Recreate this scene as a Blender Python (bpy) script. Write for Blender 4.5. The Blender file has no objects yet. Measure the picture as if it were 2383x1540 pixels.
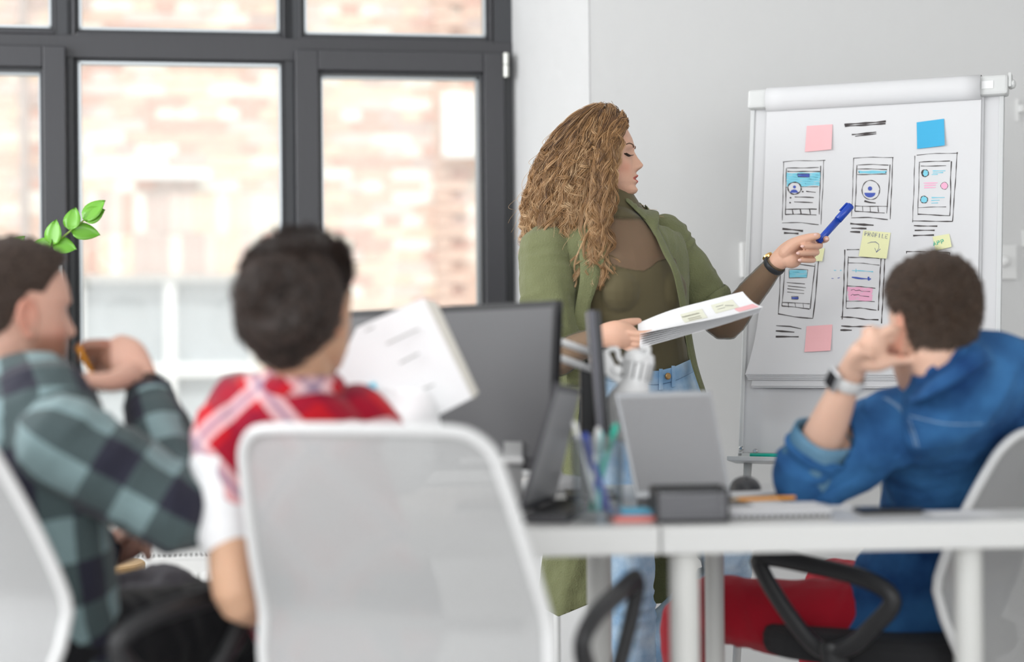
import bpy, bmesh, math, random
import numpy as np
from mathutils import Vector, Matrix, noise
random.seed(7); rng = np.random.default_rng(7)
S = bpy.context.scene; COL = S.collection
# ------------------------------------------------------------------ camera
F = 4270.0; ROLL = .009; EYE = 1.075
cd = bpy.data.cameras.new('camera'); cam = bpy.data.objects.new('camera', cd); COL.objects.link(cam); S.camera = cam
cd.sensor_width = 36; cd.lens = 36 * F / 2383; cd.clip_start = .05; cd.clip_end = 200
right = Vector((1, 0, -ROLL)).normalized(); up = Vector((ROLL, 0, 1)).normalized()
M = Matrix.Identity(4)
for i in range(3):
    M[i][0] = right[i]; M[i][1] = up[i]; M[i][2] = (0, -1, 0)[i]
M[0][3], M[1][3], M[2][3] = 0, 0, EYE
cam.matrix_world = M
cd.dof.use_dof = True; cd.dof.focus_distance = 4.62; cd.dof.aperture_fstop = cd.lens / 1000 / .050
# ------------------------------------------------------------------ world, sun, lights, exposure
w = bpy.data.worlds.new('overcast sky'); S.world = w; w.use_nodes = True
bg = w.node_tree.nodes['Background']; bg.inputs[0].default_value = (.93, .97, 1, 1); bg.inputs[1].default_value = 1.6
sd = bpy.data.lights.new('sun', 'SUN'); sd.energy = 1.9; sd.angle = .03; sd.color = (1, .95, .90)
sun = bpy.data.objects.new('sun', sd); COL.objects.link(sun); sun.rotation_euler = (math.radians(40), 0, math.radians(14))
def area(name, loc, tgt, sx, sy, e, col=(1, 1, 1)):
    l = bpy.data.lights.new(name, 'AREA'); l.shape = 'RECTANGLE'; l.size = sx; l.size_y = sy; l.energy = e; l.color = col
    o = bpy.data.objects.new(name, l); COL.objects.link(o); o.location = loc
    o.rotation_euler = (Vector(tgt) - Vector(loc)).to_track_quat('-Z', 'Y').to_euler()
area('daylight of the side windows', (-3.5, 3.0, 2.0), (1.0, 5.0, 1.2), 3.4, 1.9, 128, (.97, .985, 1))
area('daylight of the rear windows', (1.0, -2.3, 2.2), (.6, 5, 1.4), 4.5, 1.8, 60, (1, .985, .96))
S.view_settings.view_transform = 'Standard'; S.view_settings.look = 'None'; S.view_settings.gamma = 1
S.view_settings.use_curve_mapping = False; S.view_settings.exposure = .17
S.cycles.use_denoising = True; S.cycles.max_bounces = 8; S.cycles.transparent_max_bounces = 24
S.cycles.caustics_reflective = False; S.cycles.caustics_refractive = False; S.cycles.sample_clamp_indirect = 4

# ------------------------------------------------------------------ helpers
def P(px, py, d):
    """point seen at pixel (px, py) at depth d metres in front of the lens"""
    a = (px - 1191.5) / F * d; b = (770 - py) / F * d
    return np.array([a + ROLL * b, d, EYE + b - ROLL * a])
def hexc(r, g, b):
    f = lambda c: (c / 255 / 12.92) if c / 255 < .04045 else ((c / 255 + .055) / 1.055) ** 2.4
    return (f(r), f(g), f(b), 1)
MATS = {}
def mat(name, col, rough=.5, metal=0, var=0, vscale=8, bump=0, bscale=60, sheen=0, spec=.5, stretch=(1, 1, 1), coat=0, sss=0, trans=0):
    if name in MATS: return MATS[name]
    m = bpy.data.materials.new(name); m.use_nodes = True; nt = m.node_tree; b = nt.nodes['Principled BSDF']
    if max(col[:3]) > 1.5: col = hexc(*col)
    b.inputs['Base Color'].default_value = (*col[:3], 1); b.inputs['Roughness'].default_value = rough; b.inputs['Metallic'].default_value = metal
    b.inputs['Specular IOR Level'].default_value = spec
    if sheen: b.inputs['Sheen Weight'].default_value = sheen
    if coat: b.inputs['Coat Weight'].default_value = coat
    if sss:
        b.inputs['Subsurface Weight'].default_value = sss; b.inputs['Subsurface Radius'].default_value = (.012, .005, .003)
        b.inputs['Subsurface Scale'].default_value = 1
    tc = nt.nodes.new('ShaderNodeTexCoord'); mp = nt.nodes.new('ShaderNodeMapping'); mp.inputs['Scale'].default_value = stretch
    nt.links.new(tc.outputs['Object'], mp.inputs[0])
    if var:
        n = nt.nodes.new('ShaderNodeTexNoise'); n.inputs['Scale'].default_value = vscale; n.inputs['Detail'].default_value = 5
        r = nt.nodes.new('ShaderNodeMapRange'); r.inputs[3].default_value = 1 - var; r.inputs[4].default_value = 1 + var
        v = nt.nodes.new('ShaderNodeVectorMath'); v.operation = 'SCALE'; v.inputs[0].default_value = col[:3]
        nt.links.new(mp.outputs[0], n.inputs[0]); nt.links.new(n.outputs[0], r.inputs[0]); nt.links.new(r.outputs[0], v.inputs['Scale'])
        nt.links.new(v.outputs[0], b.inputs['Base Color'])
    if bump:
        n = nt.nodes.new('ShaderNodeTexNoise'); n.inputs['Scale'].default_value = bscale; n.inputs['Detail'].default_value = 4
        bp = nt.nodes.new('ShaderNodeBump'); bp.inputs['Strength'].default_value = bump; bp.inputs['Distance'].default_value = .01
        nt.links.new(mp.outputs[0], n.inputs[0]); nt.links.new(n.outputs[0], bp.inputs['Height']); nt.links.new(bp.outputs[0], b.inputs['Normal'])
    MATS[name] = m; return m
def node(m, t, **kw):
    n = m.node_tree.nodes.new(t)
    for k, v in kw.items():
        if k.startswith('i'): n.inputs[int(k[1:])].default_value = v
        else: setattr(n, k, v)
    return n

def tag(o, label=None, cat=None, group=None, kind=None):
    if label: o['label'] = label
    if cat: o['category'] = cat
    if group: o['group'] = group
    if kind: o['kind'] = kind
    return o
def thing(name, loc, label, cat, group=None):
    o = bpy.data.objects.new(name, None); o.empty_display_size = .05; COL.objects.link(o); o.location = tuple(loc)
    return tag(o, label, cat, group)
def base_of(o):
    l = Vector((0, 0, 0))
    while o is not None: l += o.location; o = o.parent
    return np.array(l)
class MB:
    def __init__(s): s.v = []; s.f = []; s.n = 0
    def add(s, vs, fs):
        vs = np.asarray(vs, float).reshape(-1, 3); s.v.append(vs); s.f += [tuple(int(i) + s.n for i in f) for f in fs]; s.n += len(vs); return s
    def box(s, c, size, R=None):
        h = np.array(size) / 2; q = np.array([[x, y, z] for x in (-1, 1) for y in (-1, 1) for z in (-1, 1)]) * h
        if R is not None: q = q @ np.asarray(R).T
        return s.add(q + np.array(c), [(0, 1, 3, 2), (4, 6, 7, 5), (0, 4, 5, 1), (2, 3, 7, 6), (0, 2, 6, 4), (1, 5, 7, 3)])
    def prism(s, poly, off):
        poly = np.asarray(poly, float); n = len(poly); off = np.asarray(off, float)
        return s.add(np.vstack([poly, poly + off]), [tuple(range(n))[::-1], tuple(range(n, 2 * n))] + [(i, (i + 1) % n, n + (i + 1) % n, n + i) for i in range(n)])
    def tube(s, pts, r, seg=8, closed=False, cap=True, flat=None, side=None):
        """tube along pts; r scalar / list; flat: ratio of the second axis; side: direction of the first axis"""
        pts = np.asarray(pts, float); n = len(pts); r = np.ones(n) * np.asarray(r, float)
        fl = np.ones(n) * (1 if flat is None else np.asarray(flat, float)); vs = []; prev = None
        for i in range(n):
            t = pts[(i + 1) % n] - pts[i - 1] if closed else pts[min(i + 1, n - 1)] - pts[max(i - 1, 0)]
            t = t / (np.linalg.norm(t) + 1e-9)
            a = np.asarray(side if side is not None else (prev if prev is not None else ((0, 0, 1) if abs(t[2]) < .9 else (1, 0, 0))), float)
            a = a - t * (a @ t); a /= np.linalg.norm(a) + 1e-9; prev = a; b = np.cross(t, a)
            for k in range(seg):
                g = 2 * math.pi * k / seg; vs.append(pts[i] + r[i] * (a * math.cos(g) + b * math.sin(g) * fl[i]))
        fs = []
        for i in range(n if closed else n - 1):
            j = (i + 1) % n
            for k in range(seg): l = (k + 1) % seg; fs.append((i * seg + k, i * seg + l, j * seg + l, j * seg + k))
        if cap and not closed: fs += [tuple(range(seg))[::-1], tuple((n - 1) * seg + k for k in range(seg))]
        return s.add(vs, fs)
    def lathe(s, prof, c, axis=(0, 0, 1), seg=24):
        """prof: list of (radius, height along axis)"""
        ax = Vector(axis).normalized(); a = ax.orthogonal().normalized(); b = ax.cross(a); a = np.array(a); b = np.array(b); ax = np.array(ax)
        vs = [np.array(c) + ax * h + r * (a * math.cos(2 * math.pi * k / seg) + b * math.sin(2 * math.pi * k / seg)) for r, h in prof for k in range(seg)]
        fs = [(i * seg + k, i * seg + (k + 1) % seg, (i + 1) * seg + (k + 1) % seg, (i + 1) * seg + k) for i in range(len(prof) - 1) for k in range(seg)]
        fs += [tuple(range(seg))[::-1], tuple((len(prof) - 1) * seg + k for k in range(seg))]
        return s.add(vs, fs)
    def grid(s, G, thick=None, closeu=False):
        """G: array (m, n, 3); thick: offset vector or None"""
        G = np.asarray(G, float); m, n = G.shape[:2]
        fs = [(i * n + j, i * n + j + 1, (i + 1) * n + j + 1, (i + 1) * n + j) for i in range(m - 1) for j in range(n - 1)]
        if thick is None: return s.add(G.reshape(-1, 3), fs)
        T = G + np.asarray(thick); N = m * n
        fs = [tuple(reversed(f)) for f in fs] + [tuple(i + N for i in f) for f in fs]
        ring = [(0, j) for j in range(n)] + [(i, n - 1) for i in range(1, m)] + [(m - 1, j) for j in range(n - 2, -1, -1)] + [(i, 0) for i in range(m - 2, 0, -1)]
        ids = [i * n + j for i, j in ring]
        for a, b in zip(ids, ids[1:] + ids[:1]): fs.append((a, b, b + N, a + N))
        return s.add(np.vstack([G.reshape(-1, 3), T.reshape(-1, 3)]), fs)
    def build(s, name, m, parent=None, smooth=False, bevel=0, kind=None, sub=0):
        V = np.vstack(s.v); o0 = base_of(parent) if parent is not None else np.array([(V[:, 0].min() + V[:, 0].max()) / 2, (V[:, 1].min() + V[:, 1].max()) / 2, V[:, 2].min()])
        me = bpy.data.meshes.new(name); me.from_pydata((V - o0).tolist(), [], s.f); me.update()
        bm = bmesh.new(); bm.from_mesh(me); bmesh.ops.recalc_face_normals(bm, faces=bm.faces); bm.to_mesh(me); bm.free()
        o = bpy.data.objects.new(name, me); COL.objects.link(o)
        if parent is not None: o.parent = parent
        else: o.location = tuple(o0)
        me.materials.append(m)
        if smooth: me.polygons.foreach_set('use_smooth', [True] * len(me.polygons))
        if bevel:
            b = o.modifiers.new('b', 'BEVEL'); b.width = bevel; b.segments = 2; b.limit_method = 'ANGLE'
        if sub: o.modifiers.new('s', 'SUBSURF').levels = sub; o.modifiers['s'].render_levels = sub
        if kind: o['kind'] = kind
        return o
def catmull(pts, k=6, closed=False):
    pts = np.asarray(pts, float); n = len(pts); out = []
    for i in range(n if closed else n - 1):
        p = [pts[(i + j) % n] if closed else pts[min(max(i + j, 0), n - 1)] for j in (-1, 0, 1, 2)]
        for t in np.arange(k) / k:
            out.append(.5 * (2 * p[1] + (p[2] - p[0]) * t + (2 * p[0] - 5 * p[1] + 4 * p[2] - p[3]) * t * t + (3 * p[1] - p[0] - 3 * p[2] + p[3]) * t ** 3))
    if not closed: out.append(pts[-1])
    return np.array(out)
def rotz(a): c, s = math.cos(a), math.sin(a); return np.array([[c, -s, 0], [s, c, 0], [0, 0, 1]])
def rotx(a): c, s = math.cos(a), math.sin(a); return np.array([[1, 0, 0], [0, c, -s], [0, s, c]])
def roty(a): c, s = math.cos(a), math.sin(a); return np.array([[c, 0, s], [0, 1, 0], [-s, 0, c]])
# ------------------------------------------------------------------ room shell
PHI = math.radians(9.7); cP, sP = math.cos(PHI), math.sin(PHI)
WU = np.array([cP, sP, 0]); WN = np.array([sP, -cP, 0]); UPV = np.array([0, 0, 1.])          # along the wall, into the room
RW = np.column_stack([WU, -WN, UPV])                                                          # box rotation, local y = outwards
CORNER = P(1376, 770, 5.45) * [1, 1, 0]                                                       # room side edge of the reveal
WIN = P(1194, 770, 6.0) * [1, 1, 0]                                                           # right end of the window
CAMP = np.array([0, 0, EYE])
def on_plane(px, py, O, n):
    q = P(px, py, 1.) - CAMP; return CAMP + q * ((n @ (O - CAMP)) / (n @ q))
def ws(px, py, back=0.):
    """coordinates (s along the wall, z) on the window plane"""
    X = on_plane(px, py, WIN - WN * back, WN); return (X - WIN) @ WU, X[2]
def wpt(s, z, back=0.): return WIN + WU * s - WN * back + UPV * z
wall_m = mat('wall paint', (.68, .68, .675), .75, var=.015, vscale=3, bump=.12, bscale=25)
reveal_m = mat('whitewashed plaster', (.64, .64, .64), .8, bump=.5, bscale=14)
ceil_m = mat('ceiling paint', (.8, .8, .8), .8); floor_m = mat('light grey floor', (.62, .61, .60), .5, var=.08)
# right part of the window wall (room side face from the reveal edge to the right)
o = MB().prism([CORNER + WU * a - WN * b for a, b in ((0, 0), (3.2, 0), (3.2, .75), (-.115, .75), (-.115, .56))], (0, 0, 3.3)).build('wall_right_of_window', wall_m, kind='structure')
o['kind'] = 'structure'; o.name = 'wall_back'
rv = MB().prism([WIN + WN * -.02 + WU * .001, CORNER + WN * .002, CORNER + WU * .004, WIN + WU * .02 - WN * .02], (0, 0, 3.3)).build('trim_1', reveal_m, kind='structure')
s0, zt = ws(190, 1085); 
under = MB().prism([wpt(.05, 0, -.02), wpt(-3.6, 0, -.02), wpt(-3.6, 0, .3), wpt(.05, 0, .3)], (0, 0, zt)).build('wall_under_window', mat('parapet paint', (.80, .80, .79), .7, bump=.1, bscale=20), kind='structure')
under.name = 'wall_parapet'
MB().prism([wpt(.3, 2.35, -.02), wpt(-3.6, 2.35, -.02), wpt(-3.6, 2.35, .3), wpt(.3, 2.35, .3)], (0, 0, .95)).build('wall_above', wall_m, kind='structure')
MB().box((-3.95, 2.8, 1.65), (.12, 7.4, 3.3)).build('wall_left', wall_m, kind='structure').location.x -= .25
MB().box((3.4, 2, 1.65), (.12, 9.2, 3.3)).build('wall_right', wall_m, kind='structure')
MB().box((-.2, 2., -.05), (7.6, 9.6, .1)).build('floor', floor_m, kind='structure')
MB().box((-.2, 2., 3.35), (7.6, 9.6, .1)).build('ceiling', ceil_m, kind='structure')
# ------------------------------------------------------------------ window
fr = mat('anthracite painted timber', (.030, .032, .037), .42, var=.06, vscale=6, bump=.12, bscale=30, stretch=(1, 1, 8))
fr2 = mat('anthracite painted sash', (.032, .032, .037), .40, var=.06, vscale=6, bump=.12, bscale=30, stretch=(8, 1, 1))
spacer = mat('aluminium spacer', (.45, .48, .5), .4, 1)
glass = bpy.data.materials.new('window glass'); glass.use_nodes = True; nt = glass.node_tree; nt.nodes.clear()
out = nt.nodes.new('ShaderNodeOutputMaterial'); mix = nt.nodes.new('ShaderNodeMixShader'); tr = nt.nodes.new('ShaderNodeBsdfTransparent'); gl = nt.nodes.new('ShaderNodeBsdfGlossy')
tr.inputs[0].default_value = (.95, .97, .96, 1); gl.inputs['Roughness'].default_value = .02; mix.inputs[0].default_value = .015
mix2 = nt.nodes.new('ShaderNodeMixShader'); df = nt.nodes.new('ShaderNodeBsdfTranslucent'); df.inputs[0].default_value = (.95, .95, .95, 1)
dn = nt.nodes.new('ShaderNodeTexNoise'); dn.inputs['Scale'].default_value = 160; dr = nt.nodes.new('ShaderNodeValToRGB'); tcg = nt.nodes.new('ShaderNodeTexCoord')
dr.color_ramp.elements[0].position = .70; dr.color_ramp.elements[0].color = (.12, .12, .12, 1); dr.color_ramp.elements[1].position = .74; dr.color_ramp.elements[1].color = (.5, .5, .5, 1)
nt.links.new(tcg.outputs['Object'], dn.inputs[0]); nt.links.new(dn.outputs[0], dr.inputs[0]); nt.links.new(dr.outputs[0], mix2.inputs[0])
nt.links.new(tr.outputs[0], mix.inputs[1]); nt.links.new(gl.outputs[0], mix.inputs[2]); nt.links.new(mix.outputs[0], mix2.inputs[1]); nt.links.new(df.outputs[0], mix2.inputs[2]); nt.links.new(mix2.outputs[0], out.inputs[0])
window = bpy.data.objects.new('window_1', None); COL.objects.link(window); window.location = tuple(WIN); window['kind'] = 'structure'
def bar(mb, s0, s1, z0, z1, front, back):
    """box between s0..s1, z0..z1; front/back: metres towards the room / outwards"""
    mb.box(wpt((s0 + s1) / 2, (z0 + z1) / 2, (back - front) / 2), (abs(s1 - s0), front + back, abs(z1 - z0)), RW)
def sx(px, py=500): return ws(px, py)[0]
def zz(py, px=600): return ws(px, py)[1]
ZB = zz(1092, 300); ZT = 2.35
b = MB(); R0 = sx(1196)
for s_0, s_1 in ((sx(1152), R0 + .02), (sx(663), sx(688)), (sx(158), sx(176)), (-3.2, -3.12), (sx(-420), sx(-400))): bar(b, s_0, s_1, ZB, ZT, 0, .08)
for s_0, s_1 in ((sx(132), sx(174)), (sx(666), sx(702))): bar(b, s_0, s_1, zz(100), ZT, 0, .08)
b.build('outer_frame', fr, window, bevel=.003)
# transom: three levels
b = MB(); bar(b, -3.2, R0, zz(141), zz(88), .004, .08); b.build('transom', fr2, window, bevel=.003)
b = MB(); bar(b, -3.2, R0, ZB - .01, ZB + .02, .006, .08); b.build('sill_rail', fr2, window, bevel=.003)
def sash(x0, x1, top, bot, gx0, gx1, gt, gb, front, name, bead=.010):
    """x0..x1 outer pixels, gx0..gx1 glass pixels, z by pixel rows"""
    a0, a1, c0, c1 = sx(x0), sx(x1), sx(gx0), sx(gx1); zt, zb, gt_, gb_ = top, bot, gt, gb
    b = MB(); bar(b, a0, c0, zb, zt, front, .07); bar(b, c1, a1, zb, zt, front, .07); bar(b, c0, c1, gt_, zt, front, .07); bar(b, c0, c1, zb, gb_, front, .07)
    sa = b.build(name, fr2, window, bevel=.004)
    k = bead; b = MB()   # inner glazing bead, a step back
    for q in ((c0, c0 + k, gb_, gt_), (c1 - k, c1, gb_, gt_), (c0, c1, gt_ - k, gt_), (c0, c1, gb_, gb_ + k)): bar(b, *q, front - .018, .07)
    b.build('glazing_bead', fr, sa, bevel=.002)
    k2 = k + .008; b = MB()
    for q in ((c0 + k, c0 + k2, gb_ + k, gt_ - k), (c1 - k2, c1 - k, gb_ + k, gt_ - k), (c0 + k, c1 - k, gt_ - k2, gt_ - k), (c0 + k, c1 - k, gb_ + k, gb_ + k2)): bar(b, *q, -.012, .05)
    b.build('spacer_bar', spacer, sa)
    b = MB(); bar(b, c0 + k, c1 - k, gb_ + k, gt_ - k, -.028, .034); b.build('pane', glass, sa)
    return sa
U = ZT
sash(176, 663, zz(138), ZB, 177, 664, zz(140), zz(1036), .004, 'fixed_sash')
rs = sash(688, 1172, zz(122, 900), ZB, 742, 1124, zz(170, 900), zz(1036, 900), .045, 'opening_sash')
ls = sash(-400, 158, zz(110, 80), ZB, -352, 105, zz(160, 80), zz(1036, 80), .045, 'opening_sash')
sash(-400, 134, U, zz(78, 60), -352, 130, U - .05, zz(70, 60), .004, 'fixed_sash')
sash(172, 668, U, zz(90, 400), 180, 662, U - .05, zz(78, 400), .004, 'fixed_sash')
sash(700, 1150, U, zz(99, 900), 706, 1142, U - .05, zz(88, 900), .004, 'fixed_sash')
sash(-1000, -420, U, ZB, -960, -460, U - .05, zz(1036, 80), .004, 'fixed_sash')
hs, hz0 = ws(1177, 158, -.05)
hinge = MB().tube([wpt(hs, z, -.055) for z in (zz(185, 1177), zz(130, 1177))], .010, 12)
hinge.build('hinge', mat('satin nickel', (.62, .62, .58), .3, 1), window, smooth=False)
MB().tube([wpt(hs, z, -.055) for z in (zz(158, 1177), zz(156, 1177))], .0112, 12).build('hinge_ring', mat('dark ring', (.2, .2, .2), .4, 1), window)
hs = sx(136, 640); hz = zz(640, 136)
b = MB().tube(catmull([wpt(hs, hz + .0, -.05), wpt(hs, hz + .0, -.085), wpt(hs, hz - .03, -.095), wpt(hs, hz - .12, -.095)], 4), .009, 10)
b.box(wpt(hs, hz - .005, -.052), (.026, .012, .07), RW)
b.build('window_handle', mat('white handle', (.82, .82, .8), .35), window, smooth=True)
# radiators below the window
rad_m = mat('radiator enamel', (.85, .85, .84), .35)
def radiator(x0, x1, ztop, depth, back, label):
    s0, s1 = x0, x1; T = thing('radiator', wpt((s0 + s1) / 2, .1, -back), label, 'radiator')
    b = MB(); bar(b, s0, s1, .12, ztop - .01, back + depth, -back); b.build('body', rad_m, T, bevel=.004)
    b = MB(); n = int((s1 - s0) / .035)
    for i in range(n): c = s0 + (i + .5) * (s1 - s0) / n; bar(b, c - .010, c + .010, .15, ztop - .05, back + depth + .008, -back - depth)
    g = b.build('front_rib', rad_m, T, bevel=.003); g['kind'] = 'stuff'
    b = MB(); n = int((s1 - s0) / .016)
    for i in range(n): c = s0 + (i + .5) * (s1 - s0) / n; bar(b, c - .0045, c + .0045, ztop - .012, ztop, back + depth - .008, -back - .02)
    bar(b, s0, s1, ztop - .01, ztop, back + depth, -back - depth + .008); bar(b, s0, s1, ztop - .01, ztop, back + .02, -back)
    g = b.build('top_grille', rad_m, T); g['kind'] = 'stuff'
    b = MB(); bar(b, s0 + .01, s1 - .01, ztop - .03, ztop - .009, back + depth - .01, -back - .01); b.build('slot_shade', mat('painted slot shade', (.02, .02, .02), .8), T)  # near-black slab paints the shade seen between the grille slats
    for c in (s0 + .08, s1 - .08):
        b = MB(); bar(b, c - .02, c + .02, 0.002, .13, back + depth * .7, -back - depth * .3); b.build('foot', rad_m, T)
    return T
zr = .40
radiator(sx(-500) - .1, sx(640), zr, .14, .12, 'low white radiator with a slotted top grille under the window behind the seated man')
# white window board
b = MB(); bar(b, -3.5, sx(1150), ZB - .05, ZB - .012, .16, .0); b.build('trim_2', mat('window board', (.84, .84, .83), .35), kind='structure', bevel=.005)
# pipes at the right end of the wall under the window
for i, px in enumerate((1268, 1295)):
    q = P(px, 1400, 5.35); MB().tube([(q[0], q[1], 0.001), (q[0], q[1], .42 + .0 * i)], .011, 12).build('heating_pipe', rad_m, smooth=True)
    o = COL.objects[-1]; tag(o, ('white heating pipe behind the desk, the one nearer the window' if i == 0 else 'white heating pipe behind the desk, the one nearer the flip chart'), 'pipe')
# wall fittings
def wl(px, py): X = on_plane(px, py, CORNER, WN); return (X - CORNER) @ WU, X[2]
def wq(s, z, o=0.): return CORNER + WU * s + WN * o + UPV * z
def wbox(mb, x0, y0, x1, y1, t, o=0.):
    s0, z0 = wl(x0, y0); s1, z1 = wl(x1, y1); mb.box(wq((s0 + s1) / 2, (z0 + z1) / 2, o + t / 2), (abs(s1 - s0), t, abs(z1 - z0)), RW); return mb
plm = mat('white plastic', (.80, .80, .79), .35)
s_, z_ = wl(2330, 610); T = thing('thermostat_plate', wq(s_, z_ - .05), 'square white wall plate with a round knob beside the flip chart', 'wall plate')
wbox(MB(), 2296, 570, 2364, 650, .010).build('plate', plm, T, bevel=.003)
MB().lathe([(.019, 0), (.018, .008), (.012, .018), (.004, .022)], wq(*wl(2334, 608), .010), WN, 20).build('knob', plm, T, smooth=True)
T = wbox(MB(), 1720, 564, 1738, 646, .025).build('wall_switch', plm, bevel=.004); tag(T, 'narrow white wall switch half hidden behind the flip chart left edge', 'switch')
T = thing('wall_hook', wq(*wl(2367, 285)), 'small white metal hook on the wall right of the flip chart', 'hook')
wbox(MB(), 2363, 230, 2370, 282, .006).build('hook_plate', plm, T); wbox(MB(), 2366, 246, 2376, 262, .02, .006).build('hook_peg', plm, T, bevel=.002)
T = wbox(MB(), 2376, 535, 2384, 575, .01).build('cable_clip', plm, bevel=.002); tag(T, 'thin white clip on the wall at the right edge of the picture', 'clip')

# ------------------------------------------------------------------ courtyard facade
FD = 12.0; FO = np.array([0, FD, 0.])
def fs_(px, py): X = on_plane(px, py, FO, WN); return (X - FO) @ WU, X[2]
def fpt(s, z, o=0.): return FO + WU * s + WN * o + UPV * z
fac = bpy.data.objects.new('wall_facade', None); COL.objects.link(fac); fac.location = tuple(FO); fac['kind'] = 'structure'
def fbox(mb, s0, s1, z0, z1, o0, o1): mb.box(fpt((s0 + s1) / 2, (z0 + z1) / 2, (o0 + o1) / 2), (abs(s1 - s0), o1 - o0, abs(z1 - z0)), RW); return mb
mortar = mat('lime mortar', (.80, .76, .70), .9, var=.1, vscale=5)
wx0, wz1 = fs_(160, 640); wx1, wz0 = fs_(604, 1300)
b = MB(); fbox(b, -7, wx0, -1, 5.2, -.3, 0); fbox(b, wx1, 6, -1, 5.2, -.3, 0); fbox(b, wx0, wx1, wz1, 5.2, -.3, 0); fbox(b, wx0, wx1, -1, wz0, -.3, 0)
b.build('mortar_bed', mortar, fac)
bcols = [(.74, .50, .40), (.82, .62, .48), (.88, .78, .68), (.66, .40, .33), (.90, .83, .75), (.78, .60, .54), (.60, .46, .42)]
bm_ = [mat('brick tone %d' % i, c, .9, var=.18, vscale=9) for i, c in enumerate(bcols)]
def brick_mesh(L, Hh, m, nm):
    me = bpy.data.meshes.new(nm); b = MB().box((0, 0, 0), (L, .06, Hh), RW); me.from_pydata(b.v[0].tolist(), [], b.f); me.materials.append(m); return me
bl = [brick_mesh(.25, .064, m, 'brick') for m in bm_]; bh = [brick_mesh(.12, .064, m, 'brick') for m in bm_]; bs = [brick_mesh(.064, .25, m, 'brick') for m in bm_]
bricks = []
panes = [(0, 0, 125, 65), (187, 0, 655, 74), (712, 0, 1132, 84), (0, 170, 97, 1000), (187, 150, 657, 640), (745, 183, 1112, 705)]
def proj(p):
    a = p[0] - ROLL * (p[2] - EYE); q = (p[2] - EYE) + ROLL * p[0]; return 1191.5 + F * a / p[1], 770 - F * q / p[1]
az0 = fs_(400, 640)[1]; az1 = az0 + .53; ax0 = fs_(170, 500)[0]; ax1 = fs_(655, 500)[0]
for row in range(70):
    z = -.55 + row * .0755; hd = row % 3 == 1; L = .13 if hd else .26; s = -5.2 + (row % 2) * .13
    while s < 3.6:
        s += L
        if wx0 - L / 2 < s < wx1 + L / 2 and z < wz1: continue
        if ax0 - L / 2 < s < ax1 + L / 2 and az0 - .02 < z < az1 + .02: continue
        bricks.append((s, z, hd and bh or bl))
sx_ = ax0 + .04
while sx_ < ax1:
    bricks.append((sx_, az0 + .13, bs)); bricks.append((sx_, az0 + .395, bs)); sx_ += .074
vis = []; rest = []
for s, z, k in bricks:
    p = fpt(s, z, .03); u, v = proj(p); (vis if any(a <= u <= c and b_ <= v <= d for a, b_, c, d in panes) else rest).append((s, z, k, p))
vis.sort(key=lambda q: abs(proj(q[3])[0] - 620) * .7 + abs(proj(q[3])[1] - 350)); rest += vis[296:]; vis = vis[:296]
def bcolor(s, z):
    n = noise.noise((s * .9, z * .9, 3)); r = random.random() + n * .6
    return int(min(6, max(0, (r * 6.2)))) if r > 0 else random.choice((0, 3, 5))
for s, z, k, p in vis:
    o = bpy.data.objects.new('brick', k[bcolor(s, z)]); COL.objects.link(o); o.parent = fac
    o.location = tuple(fpt(s, z, random.uniform(-.024, -.008)) - FO)
for ci in range(7):
    pass
b = MB()
for s, z, k, p in rest:
    L, Hh = (.25, .064) if k is bl else ((.12, .064) if k is bh else (.064, .25)); b.box(fpt(s, z, -.014), (L, .06, Hh), RW)
o = b.build('brickwork', mat('mixed brick', (.78, .60, .49), .9, var=.35, vscale=5), fac); o['kind'] = 'stuff'
# pilaster, ledges, vent plate, drain pipe
p0 = fs_(1012, 500)[0]; p1 = fs_(1150, 500)[0]
b = MB(); 
for i in range(60):
    z = -.5 + i * .0755; fbox(b, p0, p0 + .2, z, z + .062, 0, .07) if i % 2 else fbox(b, p0, p0 + .10, z, z + .062, 0, .07)
o = b.build('quoin_brick', bm_[0], fac); o['kind'] = 'stuff'
white_m = mat('weathered white paint', (.92, .92, .90), .6)
q0 = fs_(316, 397); q1 = fs_(492, 420); b = MB(); fbox(b, q0[0], q1[0], q1[1], q0[1], 0, .10); b.build('stone_ledge', white_m, fac, bevel=.01)
q0 = fs_(1022, 226); q1 = fs_(1116, 372); b = MB(); fbox(b, q0[0], q1[0] + .03, q1[1], q0[1], .08, .2); b.build('meter_box', white_m, fac, bevel=.01)
q0 = fs_(56, 100); MB().tube([fpt(q0[0], -.8, .07), fpt(q0[0], 5.1, .07)], .028, 10).build('drain_pipe', mat('old drain pipe', (.45, .38, .36), .6), fac, smooth=True)
# facade window
fw = bpy.data.objects.new('window_2', None); COL.objects.link(fw); fw.location = tuple(fpt((wx0 + wx1) / 2, wz0)); fw['kind'] = 'structure'
def F2(px, py): return fs_(px, py)
b = MB(); vx = [F2(x, 800)[0] for x in (160, 196, 382, 410, 582, 604)]; vz = [F2(400, y)[1] for y in (1300, 1046, 1020, 878, 846, 655, 634)]
fbox(b, vx[0], vx[1], vz[0], vz[6], -.2, -.05); fbox(b, vx[4], vx[5], vz[0], vz[6], -.2, -.05); fbox(b, vx[2], vx[3], vz[0], vz[6], -.2, -.06)
fbox(b, vx[1], vx[4], vz[5], vz[6], -.2, -.05); fbox(b, vx[1], vx[4], vz[3], vz[4], -.2, -.05); fbox(b, vx[1], vx[4], vz[1], vz[2], -.2, -.05)
b.build('frame', mat('white window paint', (.88, .88, .88), .5), fw, bevel=.006)
pane2 = mat('pale reflecting pane', (.50, .53, .56), .25, var=.25, vscale=1.2)
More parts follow.
